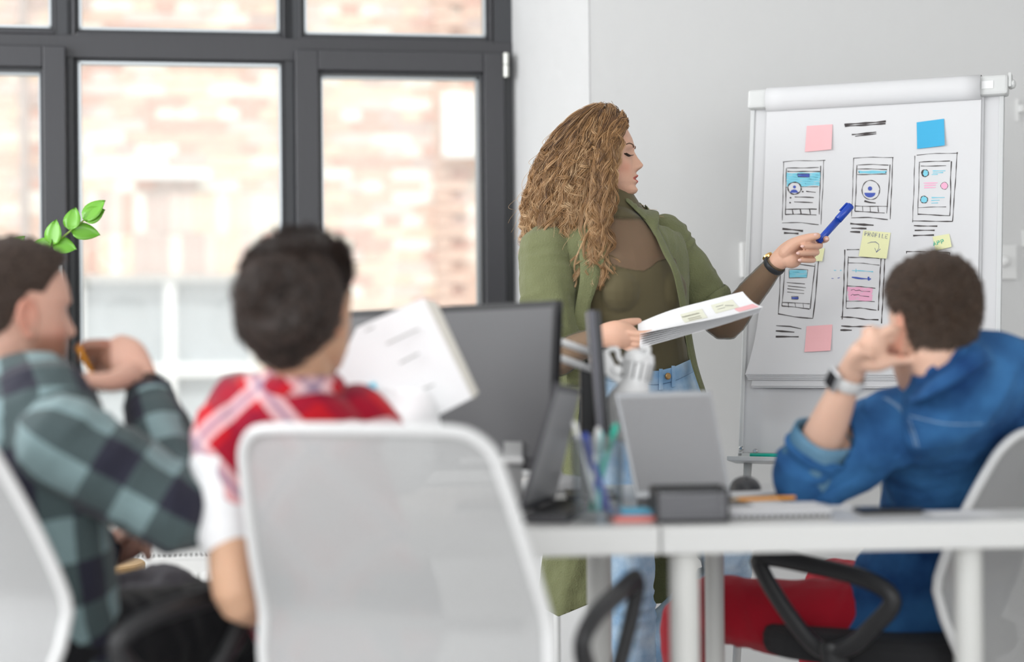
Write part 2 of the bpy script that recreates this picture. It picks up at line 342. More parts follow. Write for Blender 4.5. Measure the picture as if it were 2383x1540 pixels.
for (i0, i1) in ((1, 2), (3, 4)):
    for (j0, j1) in ((0, 1), (2, 3), (4, 5)):
        b = MB(); fbox(b, vx[i0], vx[i1], vz[j0], vz[j1], -.17, -.15); b.build('pane', pane2, fw)
b = MB(); fbox(b, wx0 - .03, wx1 + .03, wz0 - .06, wz0, -.2, .06); b.build('window_ledge', white_m, fac)
MB().box((0, 9.5, -1.05), (16, 6.5, .1)).build('ground_courtyard', mat('courtyard paving', (.55, .53, .5), .9, var=.1), kind='structure')
# ------------------------------------------------------------------ flip chart
TH = math.radians(23); TL_ = math.radians(9.5)
BU = np.array([math.cos(TH), -math.sin(TH), 0]); bn0 = np.array([-math.sin(TH), -math.cos(TH), 0])
BV = UPV * math.cos(TL_) - bn0 * math.sin(TL_); BN = np.cross(BU, BV); BO = P(1718, 1062, 4.85)
RB = np.column_stack([BU, BV, BN])
def buv(px, py, off=0.): X = on_plane(px, py, BO + BN * off, BN) - BO; return X @ BU, X @ BV
def bp_(u, v, n=0.): return BO + BU * u + BV * v + BN * n
grey_m = mat('light grey coated metal', (.62, .63, .63), .4, .1); wboard = mat('glossy whiteboard', (.66, .66, .67), .12)
paper = mat('flip chart paper', (.71, .71, .72), .7); lgrey = mat('silver plastic', (.66, .67, .66), .45)
FC = thing('flip_chart', [*(bp_(.34, 0)[:2]), 0], 'white flip chart easel with sketched screens and coloured notes on its top sheet', 'flip chart')
W_, H_ = .672, .985
def bbox(mb, u0, u1, v0, v1, n0, n1): mb.box(bp_((u0 + u1) / 2, (v0 + v1) / 2, (n0 + n1) / 2), (abs(u1 - u0), abs(v1 - v0), abs(n1 - n0)), RB); return mb
bbox(MB(), .008, W_ - .008, .01, H_, -.012, 0).build('board', wboard, FC, bevel=.002)
for a, b_ in ((0, .012), (W_ - .012, W_)): bbox(MB(), a, b_, 0, H_, -.016, .004).build('side_rail', grey_m, FC, bevel=.002)
bbox(MB(), 0, W_, -.004, .010, -.016, .004).build('bottom_rail', grey_m, FC, bevel=.002)
# clamp bar with end caps
cu0, cv0 = buv(1745, 258); cu1, cv1 = buv(2338, 182)
b = MB(); bbox(b, -.004, W_ + .012, cv0 + .0, cv0 + .052, -.012, .026); b.build('clamp_bar', lgrey, FC, bevel=.007)
b = MB(); bbox(b, W_ + .012, W_ + .020, cv0 + .02, cv0 + .058, -.01, .02); b.lathe([(.012, 0), (.012, .008), (.005, .012)], bp_(W_ + .018, cv0 + .03, .006), BU, 14); b.build('end_cap', lgrey, FC, bevel=.002)
e0 = buv(2288, 196); e1 = buv(2315, 212); bbox(MB(), e0[0], e1[0], e1[1], e0[1], .026, .0275).build('clamp_sticker', mat('white sticker', (.86, .86, .86), .4), FC)
# pad of sheets
su0 = buv(1786, 300)[0]; su1 = buv(2285, 240)[0]; sv0 = buv(1770, 876)[1]
def sheet(n0, dv, name, flare, du=0.):
    G = []
    for j in range(25):
        t = j / 24; row = []
        for i in range(17):
            a = i / 16; v = sv0 + dv + (cv0 + .004 - sv0 - dv) * t
            fl = max(0, 1 - t * 3.2) ** 2
            row.append(bp_(su0 + (su1 - su0) * a - fl * flare * (1 - a) + du, v, n0 + fl * flare * .8 * (.4 + .6 * (1 - a)) + .0012 * math.sin(a * 9 + t * 4) * (1 - t)))
        G.append(row)
    return MB().grid(G, BN * .0006).build(name, paper, FC, smooth=False)
for k in range(6): sheet(.0035 + .0014 * k, -.004 * (5 - k) - (.012 if k < 2 else 0), 'back_sheet', .018 + .002 * k, .006 if k < 2 else 0)
top = sheet(.0125, .002, 'top_sheet', .026)
# sheets folded back over the clamp
G = []
for j, g in enumerate(np.linspace(-1.45, 2.2, 14)):
    rr = .036; G.append([bp_(su0 + (su1 - su0) * i / 12, cv0 + .024 + math.sin(g) * rr * .92, .012 + math.cos(g) * rr * .72) for i in range(13)])
G.append([q - BV * .35 - BN * .02 for q in G[-1]])
MB().grid(G, -BN * .0006).build('folded_sheets', paper, FC, smooth=True)
# tray, tray lip, legs, screws
t0 = buv(1710, 1068)[0]; b = MB(); bbox(b, t0, W_ + .01, -.018, -.006, -.01, .075); b.build('pen_tray', lgrey, FC, bevel=.002)
for q in ((1726, 1044), (1759, 1050)):
    u, v = buv(*q); MB().lathe([(.0065, 0), (.0065, .004), (.004, .0065), (.002, .0065)], bp_(u, v, 0.003), BN, 14).build('screw', mat('screw head', (.6, .6, .6), .2, 1), FC, smooth=False)
for u, kx in ((.03, -.07), (W_ - .03, .07)):
    a = bp_(u, -.01, .01); MB().tube([a, [a[0] + BU[0] * kx - bn0[0] * .02, a[1] + BU[1] * kx + bn0[1] * .10, .003]], .011, 10).build('front_leg', lgrey, FC, smooth=True)
a = bp_(W_ / 2, .55, -.02); MB().tube([a, [a[0] - bn0[0] * .25, a[1] - bn0[1] * .25, .003]], .012, 10).build('rear_leg', lgrey, FC, smooth=True)
# ink on the top sheet
ink_k = mat('black marker ink', (.045, .035, .035), .6); ink_b = mat('blue marker ink', (.05, .09, .42), .6); ink_c = mat('cyan marker ink', (.22, .62, .76), .7)
ink_p = mat('pink marker ink', (.90, .45, .62), .7); ink_g = mat('green marker ink', (.02, .45, .33), .6)
def n_at(u, v, base=.0136):
    t = (v - sv0) / (cv0 - sv0); a = (u - su0) / (su1 - su0); fl = max(0, 1 - t * 3.2) ** 2
    return base + fl * .026 * .8 * (.4 + .6 * (1 - a)) + .0012 * math.sin(a * 9 + t * 4) * (1 - t)
class Ink:
    def __init__(s, conv, base=.0138): s.c = conv; s.mb = {}; s.base = base; s.k = 0
    def m(s, m): return s.mb.setdefault(m.name, (m, MB()))[1]
    def pt(s, x, y, off=0.):
        px, py = s.c(x, y); u, v = buv(px, py, s.base); return bp_(u, v, n_at(u, v, s.base) + off)
    def line(s, pts, w, m=None, layer=1):
        m = m or ink_k; w = w * (1.4 if m is ink_k else 1.15); s.k += 1; n = []
        for a, b in zip(pts[:-1], pts[1:]):
            L = math.hypot(b[0] - a[0], b[1] - a[1]); k = max(1, int(L / 30)); n += [(a[0] + (b[0] - a[0]) * i / k, a[1] + (b[1] - a[1]) * i / k) for i in range(k)]
        n.append(pts[-1]); vs = []; fs = []
        for i, p in enumerate(n):
            q0 = n[max(i - 1, 0)]; q1 = n[min(i + 1, len(n) - 1)]; dx, dy = q1[0] - q0[0], q1[1] - q0[1]; L = math.hypot(dx, dy) + 1e-6
            ww = w / 2 * (.8 + .35 * math.sin(i * 1.7 + s.k)); jx = .9 * math.sin(i * .9 + s.k * 2.1)
            for sg in (1, -1): vs.append(s.pt(p[0] - dy / L * (ww * sg + jx), p[1] + dx / L * (ww * sg + jx), .00012 * layer))
        fs = [(2 * i, 2 * i + 1, 2 * i + 3, 2 * i + 2) for i in range(len(n) - 1)]; s.m(m).add(vs, fs)
    def fill(s, pts, m, layer=0): s.m(m).add([s.pt(x, y, .00012 * layer) for x, y in pts], [tuple(range(len(pts)))])
    def disc(s, x, y, rx, ry, m, a0=0, a1=360, layer=0): s.fill([(x + rx * math.cos(math.radians(a)), y + ry * math.sin(math.radians(a))) for a in np.linspace(a0, a1, 22)[:-1 if a1 - a0 == 360 else None]], m, layer)
    def ring(s, x, y, rx, ry, w, m=None, layer=2): s.line([(x + rx * math.cos(g), y + ry * math.sin(g)) for g in np.linspace(0, 6.4, 26)], w, m, layer)
    def hatch(s, q, m, n, w, layer=0):
        q = np.array(q, float)
        for i in range(n):
            t = (i + .5) / n; a = q[0] + (q[3] - q[0]) * t; b = q[1] + (q[2] - q[1]) * t; j = random.uniform(-6, 3)
            s.line([(a[0] + j, a[1]), (b[0] - j, b[1])], w, m, layer)
    def done(s, name, parent):
        for m, mb in s.mb.values(): mb.build(name, m, parent, kind='stuff')
c2 = lambda x, y: (1700 + x / 2.8, 150 + y / 2.8); c3 = lambda x, y: (1700 + x / 2.0805, 500 + y / 2.0805); c6 = lambda x, y: (1880 + x / 3.85, 560 + y / 3.85)
I = Ink(c2); L = I.line
L([(742, 391), (880, 382), (1012, 370)], 9); L([(745, 403), (880, 394), (1010, 386)], 8); L([(790, 457), (950, 441)], 8); L([(812, 467), (950, 452)], 7); I.done('title_strokes', top)
I = Ink(c2); L = I.line
L([(341, 634), (420, 627), (520, 627), (618, 624)], 3); L([(345, 632), (342, 800), (338, 1015)], 3); L([(607, 622), (603, 760), (596, 900), (588, 1042)], 3); L([(336, 1031), (460, 1030), (575, 1043)], 4)
L([(365, 675), (575, 671)], 4); L([(364, 676), (360, 820), (358, 978)], 4); L([(588, 660), (582, 830), (577, 976)], 4); L([(357, 978), (460, 974), (560, 980)], 5)
I.hatch([(366, 706), (582, 706), (574, 788), (372, 792)], ink_c, 6, 17); L([(370, 696), (583, 697)], 5); L([(358, 800), (572, 795)], 3, None, 1)
I.hatch([(440, 714), (512, 714), (512, 732), (440, 731)], ink_b, 2, 11, 2); L([(436, 712), (510, 712), (516, 734), (440, 732), (434, 712)], 3, None, 3)
I.disc(417, 806, 42, 39, paper, layer=3); I.ring(417, 806, 43, 39, 6, None, 4); I.disc(417, 798, 10, 10, ink_b, layer=4); I.disc(414, 836, 26, 22, ink_b, 180, 360, layer=4)
for x, y in ((391, 868), (388, 900), (470, 828)): I.disc(x, y, 6, 5, ink_k, layer=1)
L([(493, 826), (555, 832)], 5); L([(418, 862), (543, 867)], 5); L([(414, 896), (537, 898)], 5); L([(357, 943), (460, 940), (562, 943)], 5)
for a, b_ in ((403, 408), (453, 460), (515, 522)): L([(a, 943), (b_, 978)], 5)
I.done('sketched_screen', top)
I = Ink(c2); L = I.line; L([(338, 1070), (400, 1076), (472, 1085)], 9); L([(348, 1098), (443, 1101)], 9)
L([(780, 1036), (932, 1048)], 10); L([(787, 1065), (886, 1070)], 8); L([(779, 1090), (845, 1092)], 9)
L([(1195, 1050), (1348, 1054)], 6); L([(1200, 1080), (1330, 1081)], 6); L([(1190, 1116), (1326, 1110)], 7); I.done('caption_strokes', top)
I = Ink(c2); L = I.line
L([(803, 610), (930, 604), (1062, 606)], 3); L([(801, 608), (797, 790), (789, 990)], 3); L([(1057, 606), (1052, 750), (1040, 1008)], 4); L([(787, 998), (900, 997), (1025, 1010)], 5)
L([(830, 656), (930, 650), (1030, 656)], 4); L([(824, 655), (818, 800), (811, 957)], 4); L([(1040, 652), (1030, 820), (1017, 970)], 4); L([(812, 957), (910, 961), (1005, 968)], 5)
I.hatch([(834, 693), (1018, 695), (1016, 708), (834, 708)], ink_c, 2, 12); L([(826, 682), (920, 680), (1020, 685)], 4); L([(825, 717), (1018, 714)], 4)
I.fill([(832, 702), (840, 696), (840, 708)], ink_k, 2); I.fill([(1018, 702), (1010, 697), (1010, 708)], ink_k, 2)
I.ring(914, 818, 58, 63, 4); I.disc(909, 808, 14, 14, ink_b, layer=1); I.disc(908, 836, 36, 30, ink_b, 0, 180, layer=1); L([(872, 890), (905, 899), (946, 903)], 8)
L([(812, 921), (920, 924), (1026, 925)], 4)
for a, b_ in ((860, 863), (908, 911), (960, 965)): L([(a, 923), (b_, 960)], 4)
I.done('sketched_screen', top)
I = Ink(c2); L = I.line
L([(1213, 590), (1330, 580), (1482, 577)], 3); L([(1200, 595), (1196, 780), (1186, 1028)], 3); L([(1477, 570), (1465, 760), (1446, 1022)], 4); L([(1184, 1018), (1300, 1022), (1447, 1021)], 5)
L([(1228, 637), (1330, 630), (1430, 628)], 4); L([(1231, 637), (1226, 800), (1220, 980)], 3); L([(1440, 630), (1432, 740), (1436, 830), (1428, 985)], 5); L([(1222, 976), (1330, 980), (1428, 985)], 5)
L([(1240, 661), (1405, 660)], 4); L([(1222, 932), (1405, 927)], 3)
for x, y, m in ((1267, 708, ink_c), (1393, 790, ink_p), (1261, 880, ink_c)): I.disc(x, y, 22, 22, m); I.ring(x, y, 23, 23, 4 if m is ink_c else 2)
L([(1252, 690), (1248, 715), (1262, 730)], 8)
for a, c, y, m in ((1318, 1400, 693, ink_c), (1318, 1385, 706, ink_c), (1310, 1350, 718, ink_c), (1257, 1350, 772, ink_p), (1262, 1340, 787, ink_p), (1262, 1338, 803, ink_p), (1310, 1395, 867, ink_c), (1308, 1362, 885, ink_c), (1308, 1352, 904, ink_c)): L([(a, y), (c, y - 2)], 7, m)
I.done('sketched_screen', top)
I = Ink(c3); L = I.line
L([(242, 262), (237, 380), (233, 482)], 3); L([(231, 480), (310, 494), (400, 501)], 4); L([(426, 222), (414, 360), (400, 502)], 4); L([(264, 262), (256, 350), (249, 442)], 3); L([(409, 236), (398, 340), (386, 455)], 3); L([(330, 238), (408, 248)], 3)
I.hatch([(286, 268), (370, 268), (367, 302), (286, 302)], ink_c, 4, 11); L([(284, 263), (375, 265), (370, 304), (284, 305), (284, 264)], 2.5, None, 2)
for a, c, y, y2 in ((272, 360, 327, 333), (278, 365, 343, 353), (275, 356, 358, 366), (275, 357, 373, 380)): L([(a, y), (c, y2)], 2.5)
I.hatch([(298, 397), (327, 397), (327, 408), (298, 408)], ink_b, 2, 7); L([(296, 394), (329, 395), (327, 409), (297, 409), (296, 394)], 2.5, None, 2)
L([(252, 423), (384, 431)], 3); L([(250, 442), (310, 446), (383, 455)], 3.5)
for x in (280, 313, 350): L([(x, 425), (x + 3, 449)], 2.5)
L([(223, 537), (290, 540), (345, 552)], 4); L([(222, 562), (312, 570)], 6); L([(222, 592), (333, 591)], 6.5)
I.done('sketched_screen', top)
I = Ink(c6); L = I.line
L([(331, 80), (322, 400), (308, 706)], 7); L([(348, 81), (460, 78)], 6); L([(690, 160), (676, 450), (661, 742)], 7); L([(295, 682), (420, 690), (520, 705), (634, 710)], 9)
L([(361, 138), (352, 380), (340, 604)], 5); L([(360, 148), (500, 150), (640, 158)], 6); L([(358, 197), (500, 202), (643, 219)], 4); L([(655, 160), (642, 400), (631, 626)], 7); L([(345, 605), (470, 602), (560, 616), (616, 622)], 7)
L([(395, 265), (585, 277)], 8, ink_c); L([(430, 250), (430, 282)], 10, ink_c); L([(393, 326), (480, 338), (565, 343)], 14, ink_b, 1); L([(543, 322), (546, 356)], 14, ink_b)
L([(345, 405), (480, 410), (605, 427)], 5, None, 2); I.hatch([(352, 412), (575, 425), (575, 540), (368, 530)], ink_p, 6, 25); L([(345, 541), (480, 541), (600, 545)], 4, None, 2)
L([(385, 443), (410, 436), (428, 447), (462, 443), (480, 452), (558, 454)], 4, None, 3); L([(385, 492), (403, 478), (410, 486), (455, 482), (470, 492), (548, 501)], 4, None, 3)
L([(300, 764), (400, 770), (572, 771)], 10); L([(293, 801), (396, 804)], 12)
L([(232, 265), (253, 267)], 6, ink_c); L([(288, 265), (302, 264)], 8, ink_c); L([(212, 337), (231, 338)], 6, ink_b); L([(266, 335), (285, 331)], 9, ink_b)
I.done('sketched_screen', top)
I = Ink(c6); I.line([(880, 97), (1070, 100), (1272, 108)], 6); I.line([(884, 96), (884, 116)], 6); I.line([(1271, 106), (1268, 140)], 7); I.done('sketched_screen', top)
# sticky notes
def note(conv, q, m, label, base=.0148, group=None):
    pts = [np.array(buv(*conv(x, y), base)) for x, y in q]; T = thing('sticky_note', bp_(*((pts[2] + pts[3]) / 2), base), label, 'sticky note', group); G = []
    for j in range(7):
        for_ = []
        for i in range(7):
            a, t = i / 6, j / 6; p = (pts[0] * (1 - a) + pts[1] * a) * (1 - t) + (pts[3] * (1 - a) + pts[2] * a) * t
            for_.append(bp_(p[0], p[1], n_at(p[0], p[1], base) + .004 * max(0, t - .3) ** 2 + .004 * a ** 3 * t))
        G.append(for_)
    MB().grid(G, BN * .0003).build('paper', m, T); return T
pinkm = mat('pink note paper', (.93, .50, .52), .7); bluem = mat('blue note paper', (.05, .42, .70), .7); yel = mat('yellow note paper', (.80, .80, .46), .7)
note(c2, [(497, 401), (664, 390), (660, 556), (486, 570)], pinkm, 'pink square note near the top left of the flip chart sheet')
note(c2, [(1213, 377), (1391, 353), (1398, 530), (1217, 551)], bluem, 'bright blue square note near the top right of the flip chart sheet')
note(c3, [(370, 540), (494, 531), (490, 660), (363, 667)], pinkm, 'pink square note low on the flip chart sheet, below the sketches')
note(c2, [(555, 1205), (613, 1195), (600, 1284), (540, 1280)], yel, 'yellow note showing behind the presenter\'s pointing hand')
T1 = note(c2, [(866, 1080), (1043, 1096), (1020, 1268), (836, 1250)], yel, 'yellow note with the word PROFILE and a curved arrow')
T2 = note(c2, [(1316, 1122), (1425, 1103), (1443, 1190), (1337, 1214)], yel, 'yellow note with APP written in green')
FONT = {'P': [[(0, 1), (0, 0), (.7, .05), (.75, .35), (.1, .5)]], 'R': [[(0, 1), (0, 0), (.7, .05), (.7, .4), (.1, .5)], [(.15, .5), (.8, 1)]], 'O': [[(.4, 0), (.05, .3), (.1, .8), (.5, 1), (.85, .6), (.75, .15), (.4, 0)]],
        'F': [[(.75, 0), (.05, 0), (0, 1)], [(0, .5), (.6, .45)]], 'I': [[(.3, 0), (.3, 1)]], 'L': [[(.05, 0), (0, 1), (.75, .95)]], 'E': [[(.75, 0), (.05, .05), (0, .95), (.75, .95)], [(0, .5), (.6, .5)]], 'A': [[(0, 1), (.4, 0), (.8, 1)], [(.15, .65), (.65, .6)]]}
def write(I, txt, x0, y0, x1, y1, hgt, w, m):
    n = len(txt); dx, dy = (x1 - x0) / n, (y1 - y0) / n; L_ = math.hypot(dx, dy)
    for i, ch in enumerate(txt):
        for st in FONT[ch]: I.line([(x0 + dx * (i + .82 * a) - dy / L_ * b_ * hgt, y0 + dy * (i + .82 * a) + dx / L_ * b_ * hgt) for a, b_ in st], w, m)
pen_i = mat('dark blue ballpoint ink', (.04, .06, .25), .6)
I = Ink(c2, .0168); write(I, 'PROFILE', 877, 1088, 1034, 1110, 27, 2.6, pen_i); I.line([(893, 1166), (915, 1158), (945, 1156), (966, 1170), (968, 1195), (952, 1222)], 3, pen_i); I.line([(940, 1196), (951, 1223), (976, 1201)], 3.2, pen_i); I.done('handwriting', T1)
I = Ink(c2, .0168); write(I, 'APP', 1318, 1156, 1394, 1137, 26, 5, ink_g); I.done('handwriting', T2)
a = P(1758, 1060, 4.80); 
T = MB().tube([bp_(buv(1758, 1060)[0], -.0005, .05), bp_(buv(1850, 1064)[0], -.0005, .05)], .0055, 10).build('marker_pen', mat('green plastic', (.0, .45, .33), .4), smooth=True); tag(T, 'green marker lying on the pen tray of the flip chart', 'marker')

# ------------------------------------------------------------------ desks
DZ = .742; top_m = mat('white laminate', (.62, .62, .61), .32); edge_m = mat('white laminate edge', (.80, .80, .78), .4); leg_m = mat('white powder coat', (.62, .62, .60), .35)
dark = mat('black plastic', (.018, .018, .02), .38); dgrey = mat('dark grey plastic', (.05, .05, .055), .45); silver = mat('silver aluminium', (.40, .41, .43), .4, .7)
def dsk(px, py):
    q = P(px, py, 1.) - CAMP; t = (DZ - EYE) / q[2]; return (CAMP + q * t)[:2]
A = math.radians(4.6); DU = np.array([math.cos(A), math.sin(A)]); DV = np.array([-math.sin(A), math.cos(A)])
D0 = dsk(1215, 1232); TK = .047
def dp(u, v): return D0 + DU * u + DV * v
usplit = (dsk(1545, 1231) - D0) @ DU
def top_poly(uv, name, parent): MB().prism([[*dp(*q), DZ - TK] for q in uv], (0, 0, TK)).build(name, top_m, parent, bevel=.003)
def leg(u, v, parent, r=.0255): c = dp(u, v); MB().lathe([(r, .0015), (r, DZ - TK - .0015)], (c[0], c[1], 0), seg=24).build('leg', leg_m, parent, smooth=False)
T = thing('desk', [*dp(0, .4), 0], 'white desk section under the large monitor and the open side-on laptop', 'desk')
top_poly([(-.2, 0), (usplit - .0015, 0), (usplit - .0015, .86), (-.2, .86)], 'desk_top', T)
for q in ((-.17, .36), (-.15, .80), ((P(1394, 1300, 3.83)[:2] - D0) @ DU, .74)): leg(*q, T)
T = thing('desk', [*dp(.9, .2), 0], 'long white L-shaped desk section carrying the notebook, phone and mesh box', 'desk')
uc = (dsk(1975, 1190) - D0) @ DU
top_poly([(usplit + .0015, 0), (1.35, 0), (1.35, .20), (uc, .20), (uc, .86), (usplit + .0015, .86)], 'desk_top', T)
leg(usplit + .047, .045, T, .0258); leg((dsk(2312, 1225) - D0) @ DU, .05, T, .0235); leg((P(1686, 1300, 3.74)[:2] - D0) @ DU, .74, T, .0205)

# ------------------------------------------------------------------ things on the desks
def quad(mb, p, off): mb.prism(p, off); return mb
# big monitor (screen side)
d = 3.86; T = thing('monitor', [*P(1180, 1190, 3.457)[:2], DZ], 'large switched-off monitor on a white stand, its dark screen facing the room', 'monitor')
mq = [P(1000, 714, 3.60), P(1296, 698, 3.46), P(1282, 1094, 3.46), P(1000, 1094, 3.60)]; mq[0] = mq[1] + (mq[0] - mq[1]) * 1.85; mq[3] = mq[2] + (mq[3] - mq[2]) * 1.85
mn = np.cross(mq[1] - mq[0], mq[2] - mq[1]); mn /= np.linalg.norm(mn); mn *= np.sign(mn[1])
MB().prism(mq, mn * .028).build('housing', dark, T, bevel=.003)
def lerpq(q, a, b): return (q[0] * (1 - a) + q[1] * a) * (1 - b) + (q[3] * (1 - a) + q[2] * a) * b
scr = mat('grey unlit screen', (.115, .115, .12), .5)
MB().prism([lerpq(mq, *t) for t in ((.01, .04), (.985, .04), (.985, .93), (.01, .93))], -mn * .001).build('screen', scr, T)
MB().prism([lerpq(mq, *t) for t in ((.0, .94), (.99, .94), (.99, .99), (.0, .99))], -mn * .0012).build('lower_bezel', mat('grey bezel', (.15, .15, .16), .35), T)
sc = P(1195, 1150, 3.466)
b = MB().box((sc[0], sc[1] + .03, DZ + .062), (.035, .02, .12)); b.build('stand_neck', mat('grey metal', (.42, .42, .42), .4, .6), T)
MB().box((sc[0] - .04, sc[1] + .015, DZ + .088), (.12, .06, .012)).build('cable_holder', mat('white gloss', (.85, .85, .85), .2), T, bevel=.004)
MB().box((sc[0] - .03, sc[1] + .03, DZ + .004), (.16, .15, .007)).build('stand_foot', dark, T, bevel=.004)
# second monitor, edge on
T = thing('monitor', [*P(1385, 1130, 3.660)[:2], DZ], 'black monitor seen edge-on between the big monitor and the desk lamp', 'monitor')
e = [P(1366, 722, 3.599), P(1386, 722, 3.510), P(1412, 1052, 3.510), P(1386, 1052, 3.599)]
dd = np.array([.012, .44, 0]); MB().prism([P(1384, 722, 3.484), P(1384, 722, 3.484) + dd, P(1410, 1052, 3.484) + dd, P(1410, 1052, 3.484)], [.011, 0, 0]).build('screen_panel', mat('glossy black', (.012, .012, .014), .15), T, bevel=.002)
MB().prism([P(1367, 722, 3.488), P(1367, 722, 3.488) + dd, P(1393, 1052, 3.488) + dd, P(1393, 1052, 3.488)], [.017, 0, 0]).build('housing', mat('dark grey bezel', (.09, .09, .11), .35), T, bevel=.002)
sp = P(1377, 930, 3.572); MB().box((sp[0] - .004, sp[1] + .1, DZ + .13), (.03, .05, .26)).build('stand_neck', dark, T, bevel=.004)
MB().box((sp[0] - .0, sp[1] + .1, DZ + .005), (.10, .15, .009)).build('stand_foot', dark, T, bevel=.003)
b = MB().tube([P(1330, 1018, 3.616), P(1380, 1016, 3.616)], .004, 8); b.build('cable', mat('navy cable', (.02, .03, .10), .5), T)
# laptops
def laptop(name, tl, tr, br, bl, label, lidm, face_m, deck, thick=.007, inner=None):
    c = (bl + br) / 2; T = thing('laptop', [c[0], c[1], DZ], label, 'laptop'); n = np.cross(tr - tl, bl - tl); n /= np.linalg.norm(n)
    if n[1] < 0: n = -n
    n0 = np.cross(tr - tl, bl - tl); qq = br - CAMP; br = CAMP + qq * ((n0 @ (tl - CAMP)) / (n0 @ qq)); q = [tl, tr, br, bl]; MB().prism(q, n * thick).build('lid', lidm, T, bevel=.002)
    MB().prism([lerpq(q, *t) for t in ((.03, .05), (.97, .05), (.97, .93), (.03, .93))], -n * .0008).build('screen', face_m, T)
    # base lying on the desk
    bd = np.array([*deck, 0.]); b0, b1 = np.array([bl[0], bl[1], DZ + .0012]), np.array([br[0], br[1], DZ + .0012])
    MB().prism([b0, b1, b1 + bd, b0 + bd], (0, 0, .014)).build('base', dgrey, T, bevel=.002)
    b = MB(); 
    for j in range(5):
        for i in range(12):
            a = .05 + .9 * (i + .5) / 12; t = .12 + .45 * (j + .5) / 5; c = b0 * (1 - a) + b1 * a + bd * t; b.box(c + [0, 0, .0155], (.014, .012, .002))
    k = b.build('keys', dark, T); k['kind'] = 'stuff'
    return T
scr2 = bpy.data.materials.new('laptop screen with painted reflection'); scr2.use_nodes = True; b_ = scr2.node_tree.nodes['Principled BSDF']
b_.inputs['Base Color'].default_value = (.30, .30, .31, 1); b_.inputs['Roughness'].default_value = .35; b_.inputs['Specular IOR Level'].default_value = .9  # screen reflection painted in as a lighter grey base colour
def onz(px, py, d, z): q = P(px, py, d); q[2] = z; return q
laptop('laptop', P(1299, 893, 3.140), P(1352, 905, 3.352), onz(1292, 1190, 3.422, DZ + .016), onz(1212, 1225, 3.175, DZ + .016), 'open laptop seen from the side at the left end of the desk', mat('graphite lid', (.10, .10, .11), .4, .5), scr2, (.078, -.02))
laptop('laptop', P(1432, 914, 3.475), P(1656, 908, 3.528), onz(1702, 1170, 3.510, DZ + .016), onz(1482, 1178, 3.440, DZ + .016), 'open silver laptop with a reflection-painted grey screen behind the mesh box', silver, mat('reflection-painted grey screen', (.30, .30, .31), .55), (.02, -.17))  # rough grey screen carries its reflection in the base colour
# mesh box
T = thing('mesh_organiser', [*dsk(1610, 1215), DZ], 'low black wire-mesh box on the front of the desk', 'desk organiser')
meshm = bpy.data.materials.new('fine wire mesh'); meshm.use_nodes = True; nt = meshm.node_tree; b_ = nt.nodes['Principled BSDF']; b_.inputs['Base Color'].default_value = (.14, .14, .15, 1); b_.inputs['Metallic'].default_value = .6; b_.inputs['Roughness'].default_value = .45
wv = []
tc = nt.nodes.new('ShaderNodeTexCoord')
for rot in (.785, -.785):
    mp = nt.nodes.new('ShaderNodeMapping'); mp.inputs['Rotation'].default_value = (0, rot, 0); w1 = nt.nodes.new('ShaderNodeTexWave'); w1.inputs['Scale'].default_value = 90; w1.bands_direction = 'X'; nt.links.new(tc.outputs['Object'], mp.inputs[0]); nt.links.new(mp.outputs[0], w1.inputs[0]); wv.append(w1)
mx = nt.nodes.new('ShaderNodeMath'); mx.operation = 'MAXIMUM'; nt.links.new(wv[0].outputs['Fac'], mx.inputs[0]); nt.links.new(wv[1].outputs['Fac'], mx.inputs[1])
gt = nt.nodes.new('ShaderNodeMath'); gt.operation = 'GREATER_THAN'; gt.inputs[1].default_value = .45; nt.links.new(mx.outputs[0], gt.inputs[0]); nt.links.new(gt.outputs[0], b_.inputs['Alpha'])
a0, a1 = dsk(1530, 1219), dsk(1694, 1216); dv = np.array([-.004, .09])
def wallp(p0, p1, h): return [[*p0, DZ + .001], [*p1, DZ + .001], [*p1, DZ + h], [*p0, DZ + h]]
cs = [a0, a1, a1 + dv, a0 + dv]; hb = .056
for i in range(4): MB().add(wallp(cs[i], cs[(i + 1) % 4], hb), [(0, 1, 2, 3)]).build('mesh_side', meshm, T)
MB().prism([[*c, DZ + .001] for c in cs], (0, 0, .002)).build('bottom', dark, T)
MB().tube([[*c, DZ + hb] for c in cs], .0035, 6, closed=True).build('rim', dark, T)
MB().tube([[*c, DZ + .004] for c in cs], .003, 6, closed=True).build('lower_rim', dark, T)
for c in cs: MB().tube([[*c, DZ + .004], [*c, DZ + hb]], .003, 6).build('corner_wire', dark, T)
# glass cup of pens
T = thing('pen_cup', [*dsk(1390, 1212), DZ], 'clear glass cup holding pens and markers on the desk', 'cup')
cc = np.array([*(P(1392, 1190, 3.20)[:2]), DZ + .0012])
gm = bpy.data.materials.new('clear glass'); gm.use_nodes = True; nt = gm.node_tree; nt.nodes.clear(); out = nt.nodes.new('ShaderNodeOutputMaterial'); mix = nt.nodes.new('ShaderNodeMixShader'); tr = nt.nodes.new('ShaderNodeBsdfTransparent'); gl = nt.nodes.new('ShaderNodeBsdfGlossy'); lw = nt.nodes.new('ShaderNodeLayerWeight'); lw.inputs[0].default_value = .35
tr.inputs[0].default_value = (.93, .95, .96, 1); gl.inputs['Roughness'].default_value = .03; pw = nt.nodes.new('ShaderNodeMath'); pw.operation = 'MULTIPLY_ADD'; pw.inputs[1].default_value = .55; pw.inputs[2].default_value = .03; nt.links.new(lw.outputs['Facing'], pw.inputs[0]); nt.links.new(pw.outputs[0], mix.inputs[0]); nt.links.new(tr.outputs[0], mix.inputs[1]); nt.links.new(gl.outputs[0], mix.inputs[2]); nt.links.new(mix.outputs[0], out.inputs[0])
T.location = tuple(cc)
